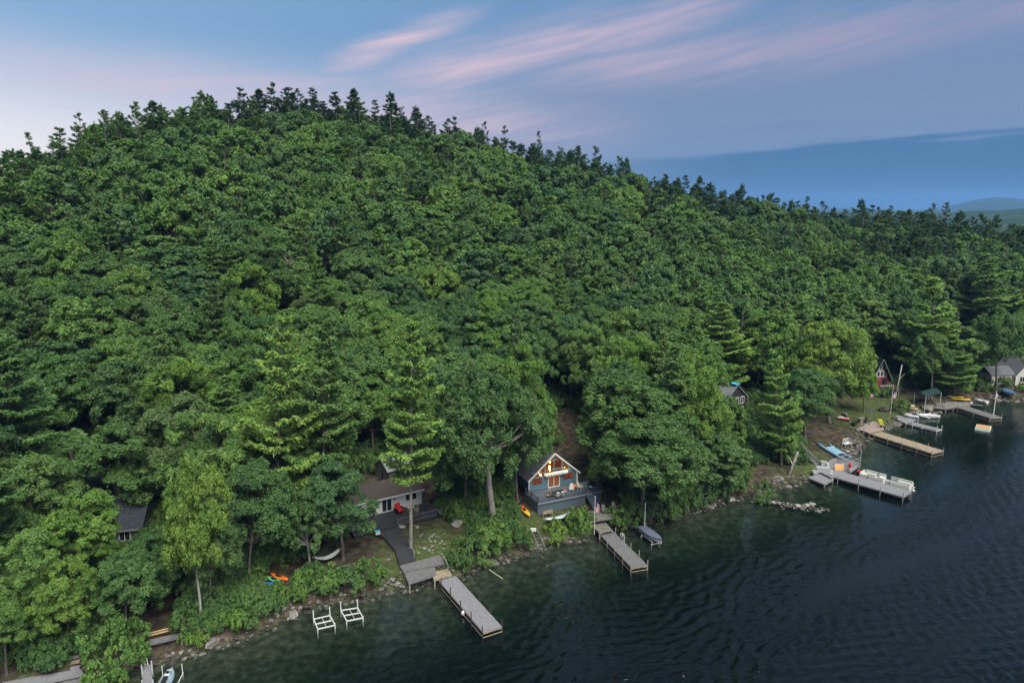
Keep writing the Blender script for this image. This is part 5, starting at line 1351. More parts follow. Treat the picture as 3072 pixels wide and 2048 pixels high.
# pontoon dock: platform, walkway, low landing
PZ = 0.95
platform('landing_deck', 'wide pale landing deck at the foot of the grey stairs', [(2436, 1402), (2470, 1392), (2500, 1374), (2530, 1368), (2582, 1392), (2555, 1412), (2520, 1422), (2494, 1432)], PZ, W_PALE, down=2.0)
platform('low_landing', 'lower grey landing with a pointed corner beside the pale landing deck', [(2426, 1432), (2455, 1418), (2505, 1424), (2500, 1438), (2474, 1452)], 0.6, W_PALE, down=1.5)
d3, y3_, L3, w3 = dock('dock', 'long pale dock with a white pontoon boat moored alongside', (2495, 1428), (2520, 1413), (2735, 1472), (2712, 1491), 0.9, W_PALE, n_post=4, post_m=W_PALE, edge_m=W_GREY, above=0.7, low_rail=False)
d4, y4_, L4, w4 = dock('dock', 'slender tan dock with dark posts left of the swim raft', (2612, 1302), (2640, 1292), (2822, 1349), (2806, 1361), 0.85, W_TAN, n_post=5, post_m=W_POST, edge_m=W_TAN, above=0.55)
platform('stone_patio', 'pinkish patio deck with planters at the head of the tan dock', [(2570, 1284), (2546, 1264), (2592, 1257), (2640, 1268), (2652, 1286), (2608, 1298)], 1.3, mat('pink_pavers', (0.26, 0.20, 0.19), noise=0.15), cat='patio', down=1.2)
platform('grey_landing', 'grey landing with a silver jet ski below the flag', [(2672, 1248), (2690, 1243), (2749, 1258), (2718, 1270)], 0.95, W_PALE, down=1.6)
d5, y5_, L5, w5 = dock('dock', 'thin low grey dock running out past the grey landing', (2715, 1268), (2728, 1263), (2825, 1286), (2812, 1292), 0.5, W_PALE, n_post=2, post_m=ALU, edge_m=ALU, above=1.0, low_rail=False)
for i, (x, y) in enumerate([(2767, 1284), (2799, 1289)]): buoy(x, y, 0.25, ['white fender midway on the thin low dock', 'white fender near the end of the thin low dock'][i], 0.18)
platform('far_landing', 'grey concrete landing beside the green boat canopy', [(2800, 1222), (2850, 1204), (2905, 1206), (2912, 1215), (2860, 1222), (2836, 1226)], 0.9, CONCRETE, down=1.6)
d6, y6_, L6, w6 = dock('dock', 'weathered dock with a tall white pole at its tip beyond the swim raft', (2865, 1219), (2885, 1213), (2998, 1248), (2978, 1256), 0.85, W_GREY, n_post=3, post_m=W_TAN, edge_m=W_TAN, above=0.6)
# bottom-left dock with jet ski
d7, y7_, L7, w7 = dock('dock', 'narrow grey dock section beside the blue grey jet ski', (428, 1996), (453, 1992), (459, 2062), (430, 2064), 0.55, W_PALE, n_post=2, post_m=ALU, edge_m=ALU, above=0.9, low_rail=False)
T = thing('gangway', 'slim metal gangway from the bank to the narrow grey dock', 'gangway', (0, 0, 0))
for a, b in (((426, 1940), (436, 1996)), ((433, 1938), (444, 1994))): MB().beam(at(*a, 1.5), at(*b, 0.6), 0.07, 0.09).build('rail', ALU, T)
for k in range(6):
    f = (k+.5)/6; A = at(426, 1940, 1.5).lerp(at(436, 1996, 0.6), f); B = at(433, 1938, 1.5).lerp(at(444, 1994, 0.6), f); MB().beam(A, B, 0.05, 0.04).build('rung', ALU, T)
platform('lakeside_patio', 'long grey patio deck with a pale front edge beside the stone steps', [(0, 2052), (14, 2040), (150, 2020), (240, 2004), (250, 2020), (100, 2052)], 0.9, W_PALE, cat='patio')
platform('patio_dock', 'grey dock boards below the pale-edged patio', [(180, 2042), (248, 2030), (252, 2060), (190, 2066)], 0.5, W_GREY)
platform('hillside_deck', 'small grey deck by the fieldstone wall above the steps', [(238, 1930), (262, 1888), (284, 1900), (268, 1934)], 2.2, W_GREY)
T = thing('stone_steps', 'pale timber steps climbing from the patio beside the rounded shrub', 'steps', (0, 0, 0))
for k in range(6):
    a, b = at(211+2.2*k, 2004-17*k, 0.95+0.2*k), at(240-0.5*k, 1999-17*k, 0.95+0.2*k); MB().beam(a, b, 0.42, 0.14).build('tread', W_TAN if k % 2 else W_PALE, T)
# wooden platform with new rails
T = platform('wooden_platform', 'small grey platform edged by two new lumber rails beside the birch', [(443, 1918), (541, 1896), (547, 1906), (446, 1931)], 1.6, W_GREY)
for dy in (0, 7): 
    a, b = at(441, 1900+dy, 1.9), at(541, 1875+dy, 1.9); inv_ = (Matrix.Translation(T.location) @ Matrix.Rotation(T.rotation_euler.z, 4, 'Z')).inverted(); MB().beam(inv_ @ a, inv_ @ b, 0.14, 0.1).build('rail', W_NEW, T)
# blue cottage landing stones
platform('paver_terrace', 'stone paver terrace at the foot of the blue cottage stairs', [(1764, 1532), (1820, 1527), (1850, 1552), (1772, 1562)], 2.0, CONCRETE, cat='terrace', bw=0.6, down=0.8)
platform('lower_terrace', 'lower paver terrace joining the weathered dock', [(1775, 1572), (1818, 1566), (1836, 1588), (1798, 1597)], 1.25, CONCRETE, cat='terrace', bw=0.6, down=1.0)

# ------------------------------------------------------------------ boats and floats
def hull_mesh(L, W, H, n=9, bow=0.0, flat=False):
    rings = []
    for k in range(n):
        t = k/(n-1); x = -L/2+L*t
        w = W/2*max(0.03, (math.sin(math.pi*min(1, max(0, t*0.96+0.02)))**0.62)) if bow == 0 else W/2*max(0.03, (1-max(0, (t-0.45)/0.55)**2.2))
        rise = H*0.25*(2*t-1)**2 if bow == 0 else H*0.35*max(0, t-0.5)**2*4
        rings.append([(x, -w, H*0.9+rise), (x, -w*0.86, H*0.32+rise*.6), (x, -w*0.3, rise*0.5), (x, w*0.3, rise*0.5), (x, w*0.86, H*0.32+rise*.6), (x, w, H*0.9+rise), (x, w*0.55, H+rise), (x, 0, H*1.05+rise), (x, -w*0.55, H+rise)])
    return rings
def kayak(loc, rz, label, m, L=3.2, W=0.72, m2=None, tilt=0.0, group=None, roll=0.0, cat='kayak'):
    T = thing('kayak', label, cat, loc, rz, group); T.rotation_euler = (roll, tilt, rz)
    R_ = hull_mesh(L, W, 0.34)
    if m2:
        MB().loft(R_[:5]).build('hull', m, T, smooth=True); MB().loft(R_[4:]).build('stern_half', m2, T, smooth=True)
    else: MB().loft(R_).build('hull', m, T, smooth=True)
    MB().ell((-0.1, 0, 0.36), (0.48, W*0.28, 0.05), 12, 4).build('cockpit', BLACK, T); MB().box((-0.42, 0, 0.42), (0.06, W*0.45, 0.22)).build('seat_back', BLACK, T)
    return T
A, B = ground(816, 1752), ground(838, 1742)
for i, (px, py, m, lab) in enumerate([(811, 1752, BLUEP, 'blue kayak on the bank under the large oak'), (824, 1745, GREEN, 'green kayak lying between the blue and orange kayaks'), (838, 1736, ORANGE, 'orange kayak on the bank behind the green kayak')]):
    g = ground(px, py); kayak((g.x, g.y, g.z+0.06), R(-28), lab, m, 2.9, 0.75)
g0, g1 = ground(1563, 1520), ground(1586, 1553); gm = (g0+g1)/2
kayak((gm.x, gm.y, gm.z+0.06), yaw_of(g0, g1), 'orange and yellow kayak on the bare ground beside the blue cottage deck', ORANGE, 3.7, 0.9, YELLOW)
g0, g1 = at(2688, 1214, 1.9), at(2752, 1233, 1.4); gm = (g0+g1)/2
kayak((gm.x, gm.y, max(gm.z, hz(gm.x, gm.y)+0.05)), yaw_of(g0, g1), 'yellow and pink kayak on the grass above the jet ski landing', YELLOW, 4.6, 0.9, mat('pink_orange_plastic', (0.55, 0.20, 0.14), rough=0.4))
g0, g1 = at(2682, 1205, 2.2), at(2742, 1216, 1.8); gm = (g0+g1)/2
kayak((gm.x, gm.y, hz(gm.x, gm.y)+0.05), yaw_of(g0, g1), 'white kayak lying uphill of the yellow and pink kayak', VINYL, 4.4, 0.8)
g0, g1 = at(2855, 1183, 2.0), at(2908, 1189, 1.8); gm = (g0+g1)/2
kayak((gm.x, gm.y, hz(gm.x, gm.y)+0.5), yaw_of(g0, g1), 'deep yellow kayak on the rack beside the grey rowboat', YELLOW, 4.2, 0.85)
kayak((gm.x-0.6, gm.y+1.1, hz(gm.x, gm.y)+0.8), yaw_of(g0, g1), 'pale yellow kayak behind the deep yellow kayak', mat('pale_yellow', (0.55, 0.48, 0.14), rough=0.4), 3.6, 0.8)
T = thing('kayak_rack', 'low wooden rack holding the two yellow kayaks', 'rack', (gm.x, gm.y, hz(gm.x, gm.y)), yaw_of(g0, g1))
for x in (-1.2, 1.2):
    MB().beam((x, -0.8, 0.45), (x, 1.6, 0.45), 0.1, 0.1).build('crossbar', W_POST, T)
    for y in (-.7, 1.5): MB().beam((x, y, -0.3), (x, y, 0.7), 0.1, 0.1).build('post', W_POST, T)
def rowboat(loc, rz, label, m, inner, L=4.6, W=1.6, name='rowboat', cover=None):
    T = thing(name, label, 'boat', loc, rz)
    rings = []
    for k in range(9):
        t = k/8; x = -L/2+L*t; w = W/2*max(0.04, 1-max(0, (t-0.4)/0.6)**2.3)*(0.9+0.1*min(1, t*3)); rs_ = 0.25*max(0, t-0.6)*2
        rings.append([(x, -w, 0.62+rs_), (x, -w*0.85, 0.2+rs_*.6), (x, -w*.35, rs_*.5), (x, w*.35, rs_*.5), (x, w*0.85, 0.2+rs_*.6), (x, w, 0.62+rs_), (x, w*0.8, 0.5+rs_), (x, 0, 0.30+rs_), (x, -w*0.8, 0.5+rs_)])
    MB().loft(rings).build('hull', m, T, smooth=False)
    if cover:
        r2 = [[(p[0]*1.02, p[1]*1.04, p[2]+0.03) for p in (r[0], r[5])] for r in rings]
        r3 = [[a, ((a[0]), 0, max(a[2], b[2])+0.28*math.sin(math.pi*i/8)+0.05), b, (b[0], b[1]*1.02, b[2]-0.25), (a[0], a[1]*1.02, a[2]-0.25)] for i, (a, b) in enumerate(r2)]
        MB().loft(r3).build('cover', cover, T, smooth=False)
    else:
        for x in (-1.2, 0.2, 1.1): MB().box((x, 0, 0.52), (0.28, W*0.82*(1 if x < 1 else .7), 0.05)).build('thwart', inner, T)
    return T
g0, g1 = at(2912, 1178, 1.8), at(2958, 1199, 0.9); gm = (g0+g1)/2
rowboat((gm.x, gm.y, hz(gm.x, gm.y)+0.1), yaw_of(g0, g1)+math.pi, 'grey aluminium rowboat pulled up beside the yellow kayaks', ALU, W_GREY)
g0, g1 = at(3010, 1160, 2.4), at(3042, 1196, 0.8); gm = (g0+g1)/2
rowboat((gm.x, gm.y, max(0.5, hz(gm.x, gm.y)+0.35)), yaw_of(g0, g1), 'motorboat under a blue tarp in front of the cream cottage', VINYL, W_GREY, 6.0, 2.2, 'covered_motorboat', TARP_B)
g0, g1 = at(1925, 1583, 0.9), at(1984, 1626, 0.9); gm = (g0+g1)/2
bt = rowboat((gm.x, gm.y, 0.55), yaw_of(g0, g1), 'small sailboat under slate blue cover on a white lift beside the weathered dock', VINYL, W_GREY, (g1-g0).length*1.02, 1.45, 'covered_sailboat', COVER_BLUE)
MB().tube((-1.7, 0, 0.5), (-1.7, 0, 4.6), 0.05, n=6).build('mast', ALU, bt)
T = thing('boat_lift', 'white metal lift frame carrying the slate blue covered sailboat', 'boat lift', (gm.x, gm.y, 0), yaw_of(g0, g1))
for s in (-0.6, 0.6):
    MB().beam((-1.6, s, 0.5), (1.2, s, 0.5), 0.07, 0.07).build('bunk', WHITE, T)
    for x in (-1.5, 1.1): MB().beam((x, s*1.25, -1.2), (x, s, 0.55), 0.06, 0.06).build('leg', WHITE, T)
for x in (-1.5, 1.1): MB().beam((x, -0.8, 0.1), (x, 0.8, 0.1), 0.06, 0.06).build('crossbar', WHITE, T)
def lift_frame(pts_near, pts_far, label):
    """open white lift: near bar and far bar given at the waterline plane z=0.45"""
    a, b = (at(*p, 0.40) for p in pts_near); c, d = (at(*p, 0.40) for p in pts_far)
    T = thing('jet_ski_lift', label, 'boat lift', (0, 0, 0), 0, 'empty white lifts standing in the shallows')
    for p, q in ((a, b), (c, d), (a, c), (b, d), (a.lerp(c, .5), b.lerp(d, .5))): MB().beam(p, q, 0.10, 0.10).build('bar', WHITE, T)
    MB().beam(a.lerp(b, .5), c.lerp(d, .5), 0.05, 0.05).build('bar', ALU, T)
    for p in (a, b): MB().beam((p.x, p.y, -1.1), (p.x, p.y, 0.62), 0.10, 0.10).build('leg', WHITE, T)
    for p in (c, d): MB().beam((p.x, p.y, -0.8), (p.x, p.y, 1.5), 0.10, 0.10).build('guide_post', WHITE, T)
lift_frame(((953, 1886), (1005, 1874)), ((941, 1856), (990, 1845)), 'empty white lift frame in the shallows, nearer the left bank shrubs')
lift_frame(((1040, 1862), (1089, 1852)), ((1023, 1830), (1073, 1822)), 'empty white lift frame in the shallows, nearer the pale dock')
# swim raft
c4 = [at(*p, 0.45) for p in ((2916, 1281), (2938, 1271), (2982, 1278), (2964, 1290))]; o = sum(c4, Vector())/4; yw = yaw_of(c4[1], c4[2])
T = thing('swim_raft', 'floating swim raft with tan top and white sides', 'raft', (o.x, o.y, 0), yw)
la, lb = (c4[2]-c4[1]).length, (c4[1]-c4[0]).length
MB().box((0, 0, 0.16), (la, lb*0.9, 0.5)).build('float', mat('mint_white', (0.45, 0.55, 0.53)), T); MB().box((0, 0, 0.44), (la-0.2, lb*0.9-0.2, 0.06)).build('top_deck', mat('tan_carpet', (0.34, 0.20, 0.10), rough=0.9), T)
# pontoon boat alongside dock 3
M3 = Matrix.Translation(d3.location) @ Matrix.Rotation(y3_, 4, 'Z')
pl_ = M3 @ Vector((L3*0.60, w3/2+1.55, 0))
T = thing('pontoon_boat', 'white pontoon boat with cream seats moored to the long pale dock', 'boat', pl_[:], y3_, None, 1.1)
BL, BW = 7.6, 2.6
for s in (-1, 1):
    MB().loft([[(x, s*0.95+r*math.cos(t), 0.12+r*math.sin(t)) for t in [2*math.pi*i/10 for i in range(10)]] for x, r in ((-BL/2, .3), (BL/2-0.9, .33), (BL/2-0.2, .2), (BL/2+.15, .05))]).build('pontoon', ALU, T, smooth=True)
dk = MB().box((0, 0, 0.55), (BL, BW, 0.1)).build('deck', mat('boat_carpet', (0.28, 0.28, 0.29)), T)
for s in (-1, 1):
    for a, b in ((-3.5, -0.5), (0.3, 3.5)):
        p = MB().box(((a+b)/2, s*(BW/2-0.04), 0.98), (b-a, 0.04, 0.6)).build('side_panel', VINYL, T); MB().beam((a, s*(BW/2-0.04), 1.3), (b, s*(BW/2-0.04), 1.3), 0.05, 0.05).build('rail', ALU, p)
MB().box((3.6, 0, 0.98), (0.04, 1.9, 0.6)).build('bow_panel', VINYL, T)
for x, y, lx, ly in ((-2.6, 0.85, 1.7, .6), (-3.3, -0.1, .6, 1.7), (2.4, 0.88, 2.0, .58), (2.4, -0.88, 2.0, .58), (-0.9, 0.88, 1.0, .58)):
    b = MB().box((x, y, 0.82), (lx, ly, 0.42)).build('seat', VINYL, T)
    MB().box((x, y+(0.25 if y > .3 else -.25 if y < -.3 else 0), 1.18), (lx, 0.16, 0.4)).build('backrest', VINYL, b) if lx > ly else MB().box((x-0.25, y, 1.18), (.16, ly, 0.4)).build('backrest', VINYL, b)
cs = MB().box((-0.4, -0.75, 1.0), (0.75, 0.7, 0.85)).build('helm_console', VINYL, T); MB().tube((-0.72, -0.75, 1.35), (-0.82, -0.75, 1.4), 0.19, n=12).build('steering_wheel', BLACK, cs)
MB().box((-1.15, -0.7, 0.95), (0.55, 0.55, 0.5)).build('captain_seat', VINYL, T)
MB().box((-BL/2-0.35, 0, 0.75), (0.5, 0.45, 0.8)).build('outboard_motor', BLACK, T); MB().box((-BL/2-0.3, 0, 1.16), (0.55, 0.48, 0.1)).build('motor_stripe', RED_CLOTH, T)
# catamaran with fallen mast
a, b = at(2460, 1330, 2.0), at(2543, 1380, 1.0); yw = yaw_of(a, b); L_ = (b-a).length; o = (a+b)/2
T = thing('catamaran', 'sky blue beached catamaran on the slope above the landing deck', 'boat', (o.x, o.y, 1.25), yw); T.rotation_euler = (0, math.atan2(1.0, L_), yw)
for s in (-1, 1):
    MB().loft(hull_mesh(L_ if s < 0 else L_*0.85, 0.5, 0.55)).build('hull', SKYBLUE, T, smooth=True)
    T.children[-1].location = (0.0 if s < 0 else 0.4, s*0.95, 0.1)
tr = MB().box((0.2, 0, 0.66), (2.6, 1.7, 0.05)).build('trampoline', SKYBLUE, T)
for x in (-1.1, 1.5): MB().beam((x, -1.1, 0.7), (x, 1.1, 0.7), 0.1, 0.1).build('crossbeam', ALU, T)
for y in (-.45, 0, .45): MB().beam((-1.0, y, 0.70), (1.4, y, 0.70), 0.04, 0.03).build('lacing', mat('pale_blue_line', (0.35, 0.5, 0.58)), tr)
T = thing('mast_pole', 'long dark red pole leaning up from the catamaran', 'pole', (0, 0, 0)); a, b = at(2499, 1333, 1.6), at(2583, 1232, 5.4); MB().tube(a, b, 0.08, 0.05, 7).build('shaft', mat('dark_red_metal', (0.035, 0.012, 0.014), rough=0.5), T)
MB().box(b, (0.16, 0.16, 0.16)).build('mast_cap', BLACK, T)
# jet skis
def jet_ski(loc, rz, label, m, m2, s=1.0):
    T = thing('jet_ski', label, 'jet ski', loc, rz, None, s)
    MB().loft(hull_mesh(3.0, 1.15, 0.55, bow=1)).build('hull', m, T, smooth=True)
    MB().loft([[(x, -w, .5), (x, -w*.7, h), (x, w*.7, h), (x, w, .5)] for x, w, h in ((-1.3, .3, .55), (-1.1, .3, .82), (-.1, .27, .85), (.15, .34, .95), (.9, .38, .85), (1.45, .1, .62))]).build('cowl', m2, T)
    MB().loft([[(x, -w, .8), (x, -w*.8, h), (x, w*.8, h), (x, w, .8)] for x, w, h in ((-1.2, .24, .88), (-.6, .22, .98), (-.1, .2, .9))]).build('saddle', BLACK, T)
    hb = MB().tube((0.2, -0.38, 1.08), (0.2, 0.38, 1.08), 0.035, n=6).build('handlebar', BLACK, T); MB().box((0.25, 0, 1.0), (0.2, 0.2, 0.25)).build('stem', BLACK, hb)
    return T
p = at(502, 2044, 0.5); jet_ski((p.x, p.y, 0.3), R(98), 'blue grey jet ski on a lift beside the narrow grey dock', mat('blue_grey_gel', (0.16, 0.22, 0.28), rough=0.35), mat('pale_blue_gel', (0.30, 0.37, 0.43), rough=0.35), 1.05)
T = thing('ski_lift_rail', 'pair of white guide posts around the blue grey jet ski', 'boat lift', (p.x, p.y, 0), R(98))
for s in (-0.95, 0.95): MB().beam((-1.8, s, 0.2), (1.7, s, 0.2), 0.07, 0.07).build('bunk', WHITE, T); MB().beam((1.5, s, -0.8), (1.5, s, 1.3), 0.07, 0.07).build('guide_post', WHITE, T); MB().beam((-1.5, s, -1), (-1.5, s, 1.1), 0.07, 0.07).build('guide_post', WHITE, T)
p = at(2733, 1252, 1.0); jet_ski((p.x, p.y, 0.98), R(150), 'lavender grey jet ski on the grey landing below the flag', mat('lavender_gel', (0.26, 0.27, 0.36), rough=0.35), VINYL)
p = at(2528, 1262, 1.5); jet_ski((p.x, p.y, hz(p.x, p.y)+0.05), R(160), 'red and white jet ski parked at the end of the patio', mat('dark_red_gel', (0.22, 0.02, 0.03), rough=0.35), VINYL, 0.9)
p = at(2916, 1214, 0.4); T = thing('fishing_boat', 'small dark fishing boat with outboard tied beside the far landing', 'boat', (p.x, p.y, 0.1), R(160)); MB().loft(hull_mesh(4.4, 1.6, 0.6, bow=1)).build('hull', mat('dark_hull', (0.03, 0.04, 0.045), rough=0.4), T, smooth=True); MB().box((-2.3, 0, 0.7), (0.4, 0.35, 0.7)).build('outboard_motor', BLACK, T); MB().box((0.2, 0, 0.75), (0.6, 0.5, 0.5)).build('console', VINYL, T)
p = at(2790, 1248, 0.4); T = rowboat((p.x, p.y, 0.05), R(-12), 'silver skiff on a wheeled lift beside the thin low dock', ALU, VINYL, 4.2, 1.5, 'skiff')
p = at(2765, 1250, 0.5)
T = thing('wheel_lift', 'white boat lift with winch wheels beside the silver skiff', 'boat lift', (p.x, p.y, 0), R(-12))
for y in (-.5, .7):
    wr = MB()
    for k in range(12):
        t0, t1 = 2*math.pi*k/12, 2*math.pi*(k+1)/12; wr.tube((-0.9+.45*math.cos(t0), y, 1.6+.45*math.sin(t0)), (-0.9+.45*math.cos(t1), y, 1.6+.45*math.sin(t1)), 0.04, n=5)
    wr.build('wheel_rim', WHITE, T)
    MB().beam((-0.9, y, -1), (-0.9, y, 1.6), .09, .09).build('post', ALU, T)
for y in (-.6, -.1, .4): MB().beam((-0.9, y, 1.2), (1.7, y, 0.3), 0.07, 0.07).build('bunk', WHITE, T)
# green boat canopy
c4 = [at(*p, 4.0) for p in ((2745, 1178), (2790, 1166), (2824, 1176), (2778, 1190))]; o = sum(c4, Vector())/4
T = thing('boat_canopy', 'dark green canvas boat canopy on slim white legs', 'canopy', (0, 0, 0))
mid = [c4[0].lerp(c4[3], .5)+Vector((0, 0, .6)), c4[1].lerp(c4[2], .5)+Vector((0, 0, .6))]
m = MB(); m.slab([c4[0], c4[1], mid[1], mid[0]], 0.05); m.slab([mid[0], mid[1], c4[2], c4[3]], 0.05); m.build('canvas', GREEN_CANVAS, T)
for q in c4: MB().tube((q.x, q.y, min(0, hz(q.x, q.y))-0.5), q, 0.06, n=6).build('leg', ALU, T)
for q, r_ in zip(c4, c4[1:]+c4[:1]): MB().beam(q-Vector((0, 0, .1)), r_-Vector((0, 0, .1)), 0.05, 0.25).build('valance', GREEN_CANVAS, T)
gq = at(2800, 1208, 0.4); T = rowboat((gq.x, gq.y, 0.15), R(20), 'dark runabout moored under the green canopy', mat('dark_hull', (0.03, 0.04, 0.045), rough=0.4), BLACK, 5.0, 2.0, 'runabout', GREEN_CANVAS)
# ------------------------------------------------------------------ stones
def rock_mesh(name, seed, m, flat=0.7):
    rs = np.random.RandomState(seed); P = unit(rs, 16)*rs.uniform(0.8, 1.05, (16, 1)); P[:, 2] *= flat; P[:, 0] *= rs.uniform(1.0, 1.35)
    bm = bmesh.new()
    for p in P: bm.verts.new(p*0.5)
    r = bmesh.ops.convex_hull(bm, input=bm.verts)
    bmesh.ops.delete(bm, geom=[v for v in bm.verts if not v.link_faces], context='VERTS')
    me = bpy.data.meshes.new(name); bm.to_mesh(me); bm.free(); me.materials.append(m); return me
ROCKS = [rock_mesh(f'rock_{i}', 40+i, [STONE, STONE_D, STONE_D, STONE, STONE_D, STONE_L, STONE, STONE_D][i]) for i in range(8)]
ROCKS_L = [rock_mesh(f'pale_rock_{i}', 60+i, STONE_L) for i in range(4)]
def revet(label, i0, i1, per_m, seed, rows=(-0.9, 1.3), size=(0.28, 0.75), skip=()):
    """loose stone edging along the shoreline between two picture columns"""
    rs = np.random.RandomState(seed)
    seg = densify(np.array([at(x, np.interp(x, [p[0] for p in SHORE_PX], [p[1] for p in SHORE_PX]), 0.0)[:2] for x in np.linspace(i0, i1, 24)]), 0.25)
    L = 0.25*len(seg); n = min(295, int(L*per_m))
    c = seg[len(seg)//2]
    T = thing('stone_edging', label, 'stone wall', (c[0], c[1], 0.0))
    for k in range(n):
        j = rs.randint(1, len(seg)-1); t = seg[j+1 if j+1 < len(seg) else j]-seg[j-1]; t = t/(np.hypot(*t)+1e-6); nn = np.array([-t[1], t[0]])
        off = rs.uniform(*rows); s = rs.uniform(*size)*(1.2 if off < 0 else 1.0)
        if rs.rand() < 0.06: s *= 1.7
        p = seg[j] + nn*off
        o = link('stone', ROCKS[rs.randint(0, 8)], T); z = max(hz(p[0], p[1]), -0.5)
        o.location = (p[0]-c[0], p[1]-c[1], z+0.12*s); o.scale = (s, s*rs.uniform(.7, 1.1), s*rs.uniform(.7, 1.0)); o.rotation_euler = (rs.uniform(-.3, .3), rs.uniform(-.3, .3), rs.uniform(0, 6.3))
revet('dark stone edging from the jet ski dock to the white lift frames', 300, 900, 7.0, 1)
revet('rubble stone bank below the grey cottage platform', 900, 1345, 12, 2, rows=(-1.0, 1.8))
revet('stone edging between the pale dock and the weathered dock', 1360, 1800, 9.5, 3)
revet('stone edging under the overhanging shore oak', 1840, 2230, 7.0, 4)
revet('pale stone bank beside the lower grey landing', 2270, 2450, 9.0, 5, size=(0.35, 0.9))
revet('rocky shore between the landing deck and the tan dock', 2520, 2640, 6.0, 6, size=(0.4, 1.2), rows=(-1.0, 3.0))
revet('stone shore around the jet ski landing and green canopy', 2650, 2860, 4.0, 7, size=(0.5, 1.3))
revet('stone shore in front of the cream cottage', 2930, 3090, 4.0, 8, size=(0.5, 1.2))
def jetty():
    a, b = at(2262, 1490, 0), at(2482, 1532, 0); rs = np.random.RandomState(9); T = thing('stone_jetty', 'low jetty of loose round boulders reaching into the lake', 'jetty', ((a.x+b.x)/2, (a.y+b.y)/2, 0))
    n = Vector((-(b-a).y, (b-a).x, 0)).normalized()
    for k in range(120):
        t = rs.rand(); w = 1.1*(1-0.5*t); off = rs.normal(0, 0.5)*w; bow = math.sin(t*math.pi)*-0.8
        p = a.lerp(b, t)+n*(off+bow); s = rs.uniform(.35, .95)*(1.2 if rs.rand() < .2 else 1); o = link('stone', (ROCKS+ROCKS_L[:2])[rs.randint(0, 10)], T)
        o.location = (p.x-T.location.x, p.y-T.location.y, 0.30*max(0, 1-abs(off)/w)*(1-.3*t)-0.02); o.scale = (s, s*rs.uniform(.75, 1), s*rs.uniform(.7, 1)); o.rotation_euler = (rs.uniform(-.4, .4), rs.uniform(-.4, .4), rs.uniform(0, 6.3))
    for px, py in ((2420, 1513), (2434, 1511), (2393, 1514)):
        p = at(px, py, 0.5); o = link('stone', ROCKS_L[px % 4], T); o.location = (p.x-T.location.x, p.y-T.location.y, 0.45); o.scale = (1.2, 1.0, 1.1)
jetty()
def boulder(px, py, s, label, m=None, group=None, k=0):
    g = ground(px, py); o = link('boulder', (ROCKS_L if m is None else ROCKS)[k % 4], None); o.location = (g.x, g.y, g.z+s*0.22); o.scale = (s, s*0.85, s*0.8); o.rotation_euler = (0.1, 0.1, px*0.37); tag(o, label, 'boulder', group)
boulder(1372, 1575, 2.3, 'large grey boulder on the lawn left of the stout oak trunk', k=1)
boulder(1205, 1583, 1.1, 'pale boulder beside the boardwalk at the pine trunk'); boulder(1247, 1584, 1.0, 'angular pale boulder just right of the pine trunk', k=2)
boulder(1178, 1743, 1.0, 'round pale boulder left of the shore platform', k=3)
boulder(2533, 1385, 1.2, 'boulder beside the catamaran', STONE, k=1); boulder(2335, 1440, 1.7, 'big pale boulder under the leaning grey trunk', k=2); boulder(2534, 1245, 1.5, 'round boulder on the grass behind the patio', k=0)
boulder(2222, 1378, 1.5, 'pale boulder on the slope under the tarp house', k=1)
boulder(2815, 1226, 3.4, 'huge rounded ledge boulder at the far landing', STONE, k=0); boulder(2784, 1232, 3.6, 'huge sloping ledge boulder beside the green canopy', STONE, k=3)
boulder(2650, 1232, 2.6, 'grey ledge rock at the foot of the flagpole', STONE, k=1); boulder(2560, 1335, 2.6, 'dark ledge rock below the white lattice bench', STONE, k=3)
boulder(405, 1917, 1.5, 'pale rounded boulder left of the wooden platform', k=0); boulder(427, 1908, 1.1, 'smaller pale boulder touching the wooden platform', k=1)
boulder(640, 1935, 1.6, 'flat-topped shore boulder by the birch', k=2); boulder(880, 1848, 1.4, 'large shore boulder beside the kayak bank', k=3); boulder(2115, 1525, 1.7, 'large shore boulder under the overhanging oak', k=1); boulder(2190, 1502, 1.6, 'smooth shore boulder near the jetty root', k=0)
rs_ = np.random.RandomState(4)
for k in range(34):
    px, py = rs_.uniform(1252, 1335), rs_.uniform(1600, 1662)
    boulder(px, py, rs_.uniform(.25, .6), 'small white rock scattered on the lawn by the pine trunk', None, 'white rocks on the lawn', k)
for k, (px, py) in enumerate([(1127, 1690), (1133, 1700), (1165, 1680), (1063, 1690), (1045, 1695), (960, 1720), (945, 1730), (1155, 1755), (1165, 1748), (1130, 1720)]):
    boulder(px, py, 0.35+0.1*(k % 3), 'small pale stone on the bare earth by the boardwalk', None, 'pale stones on the bare earth', k)

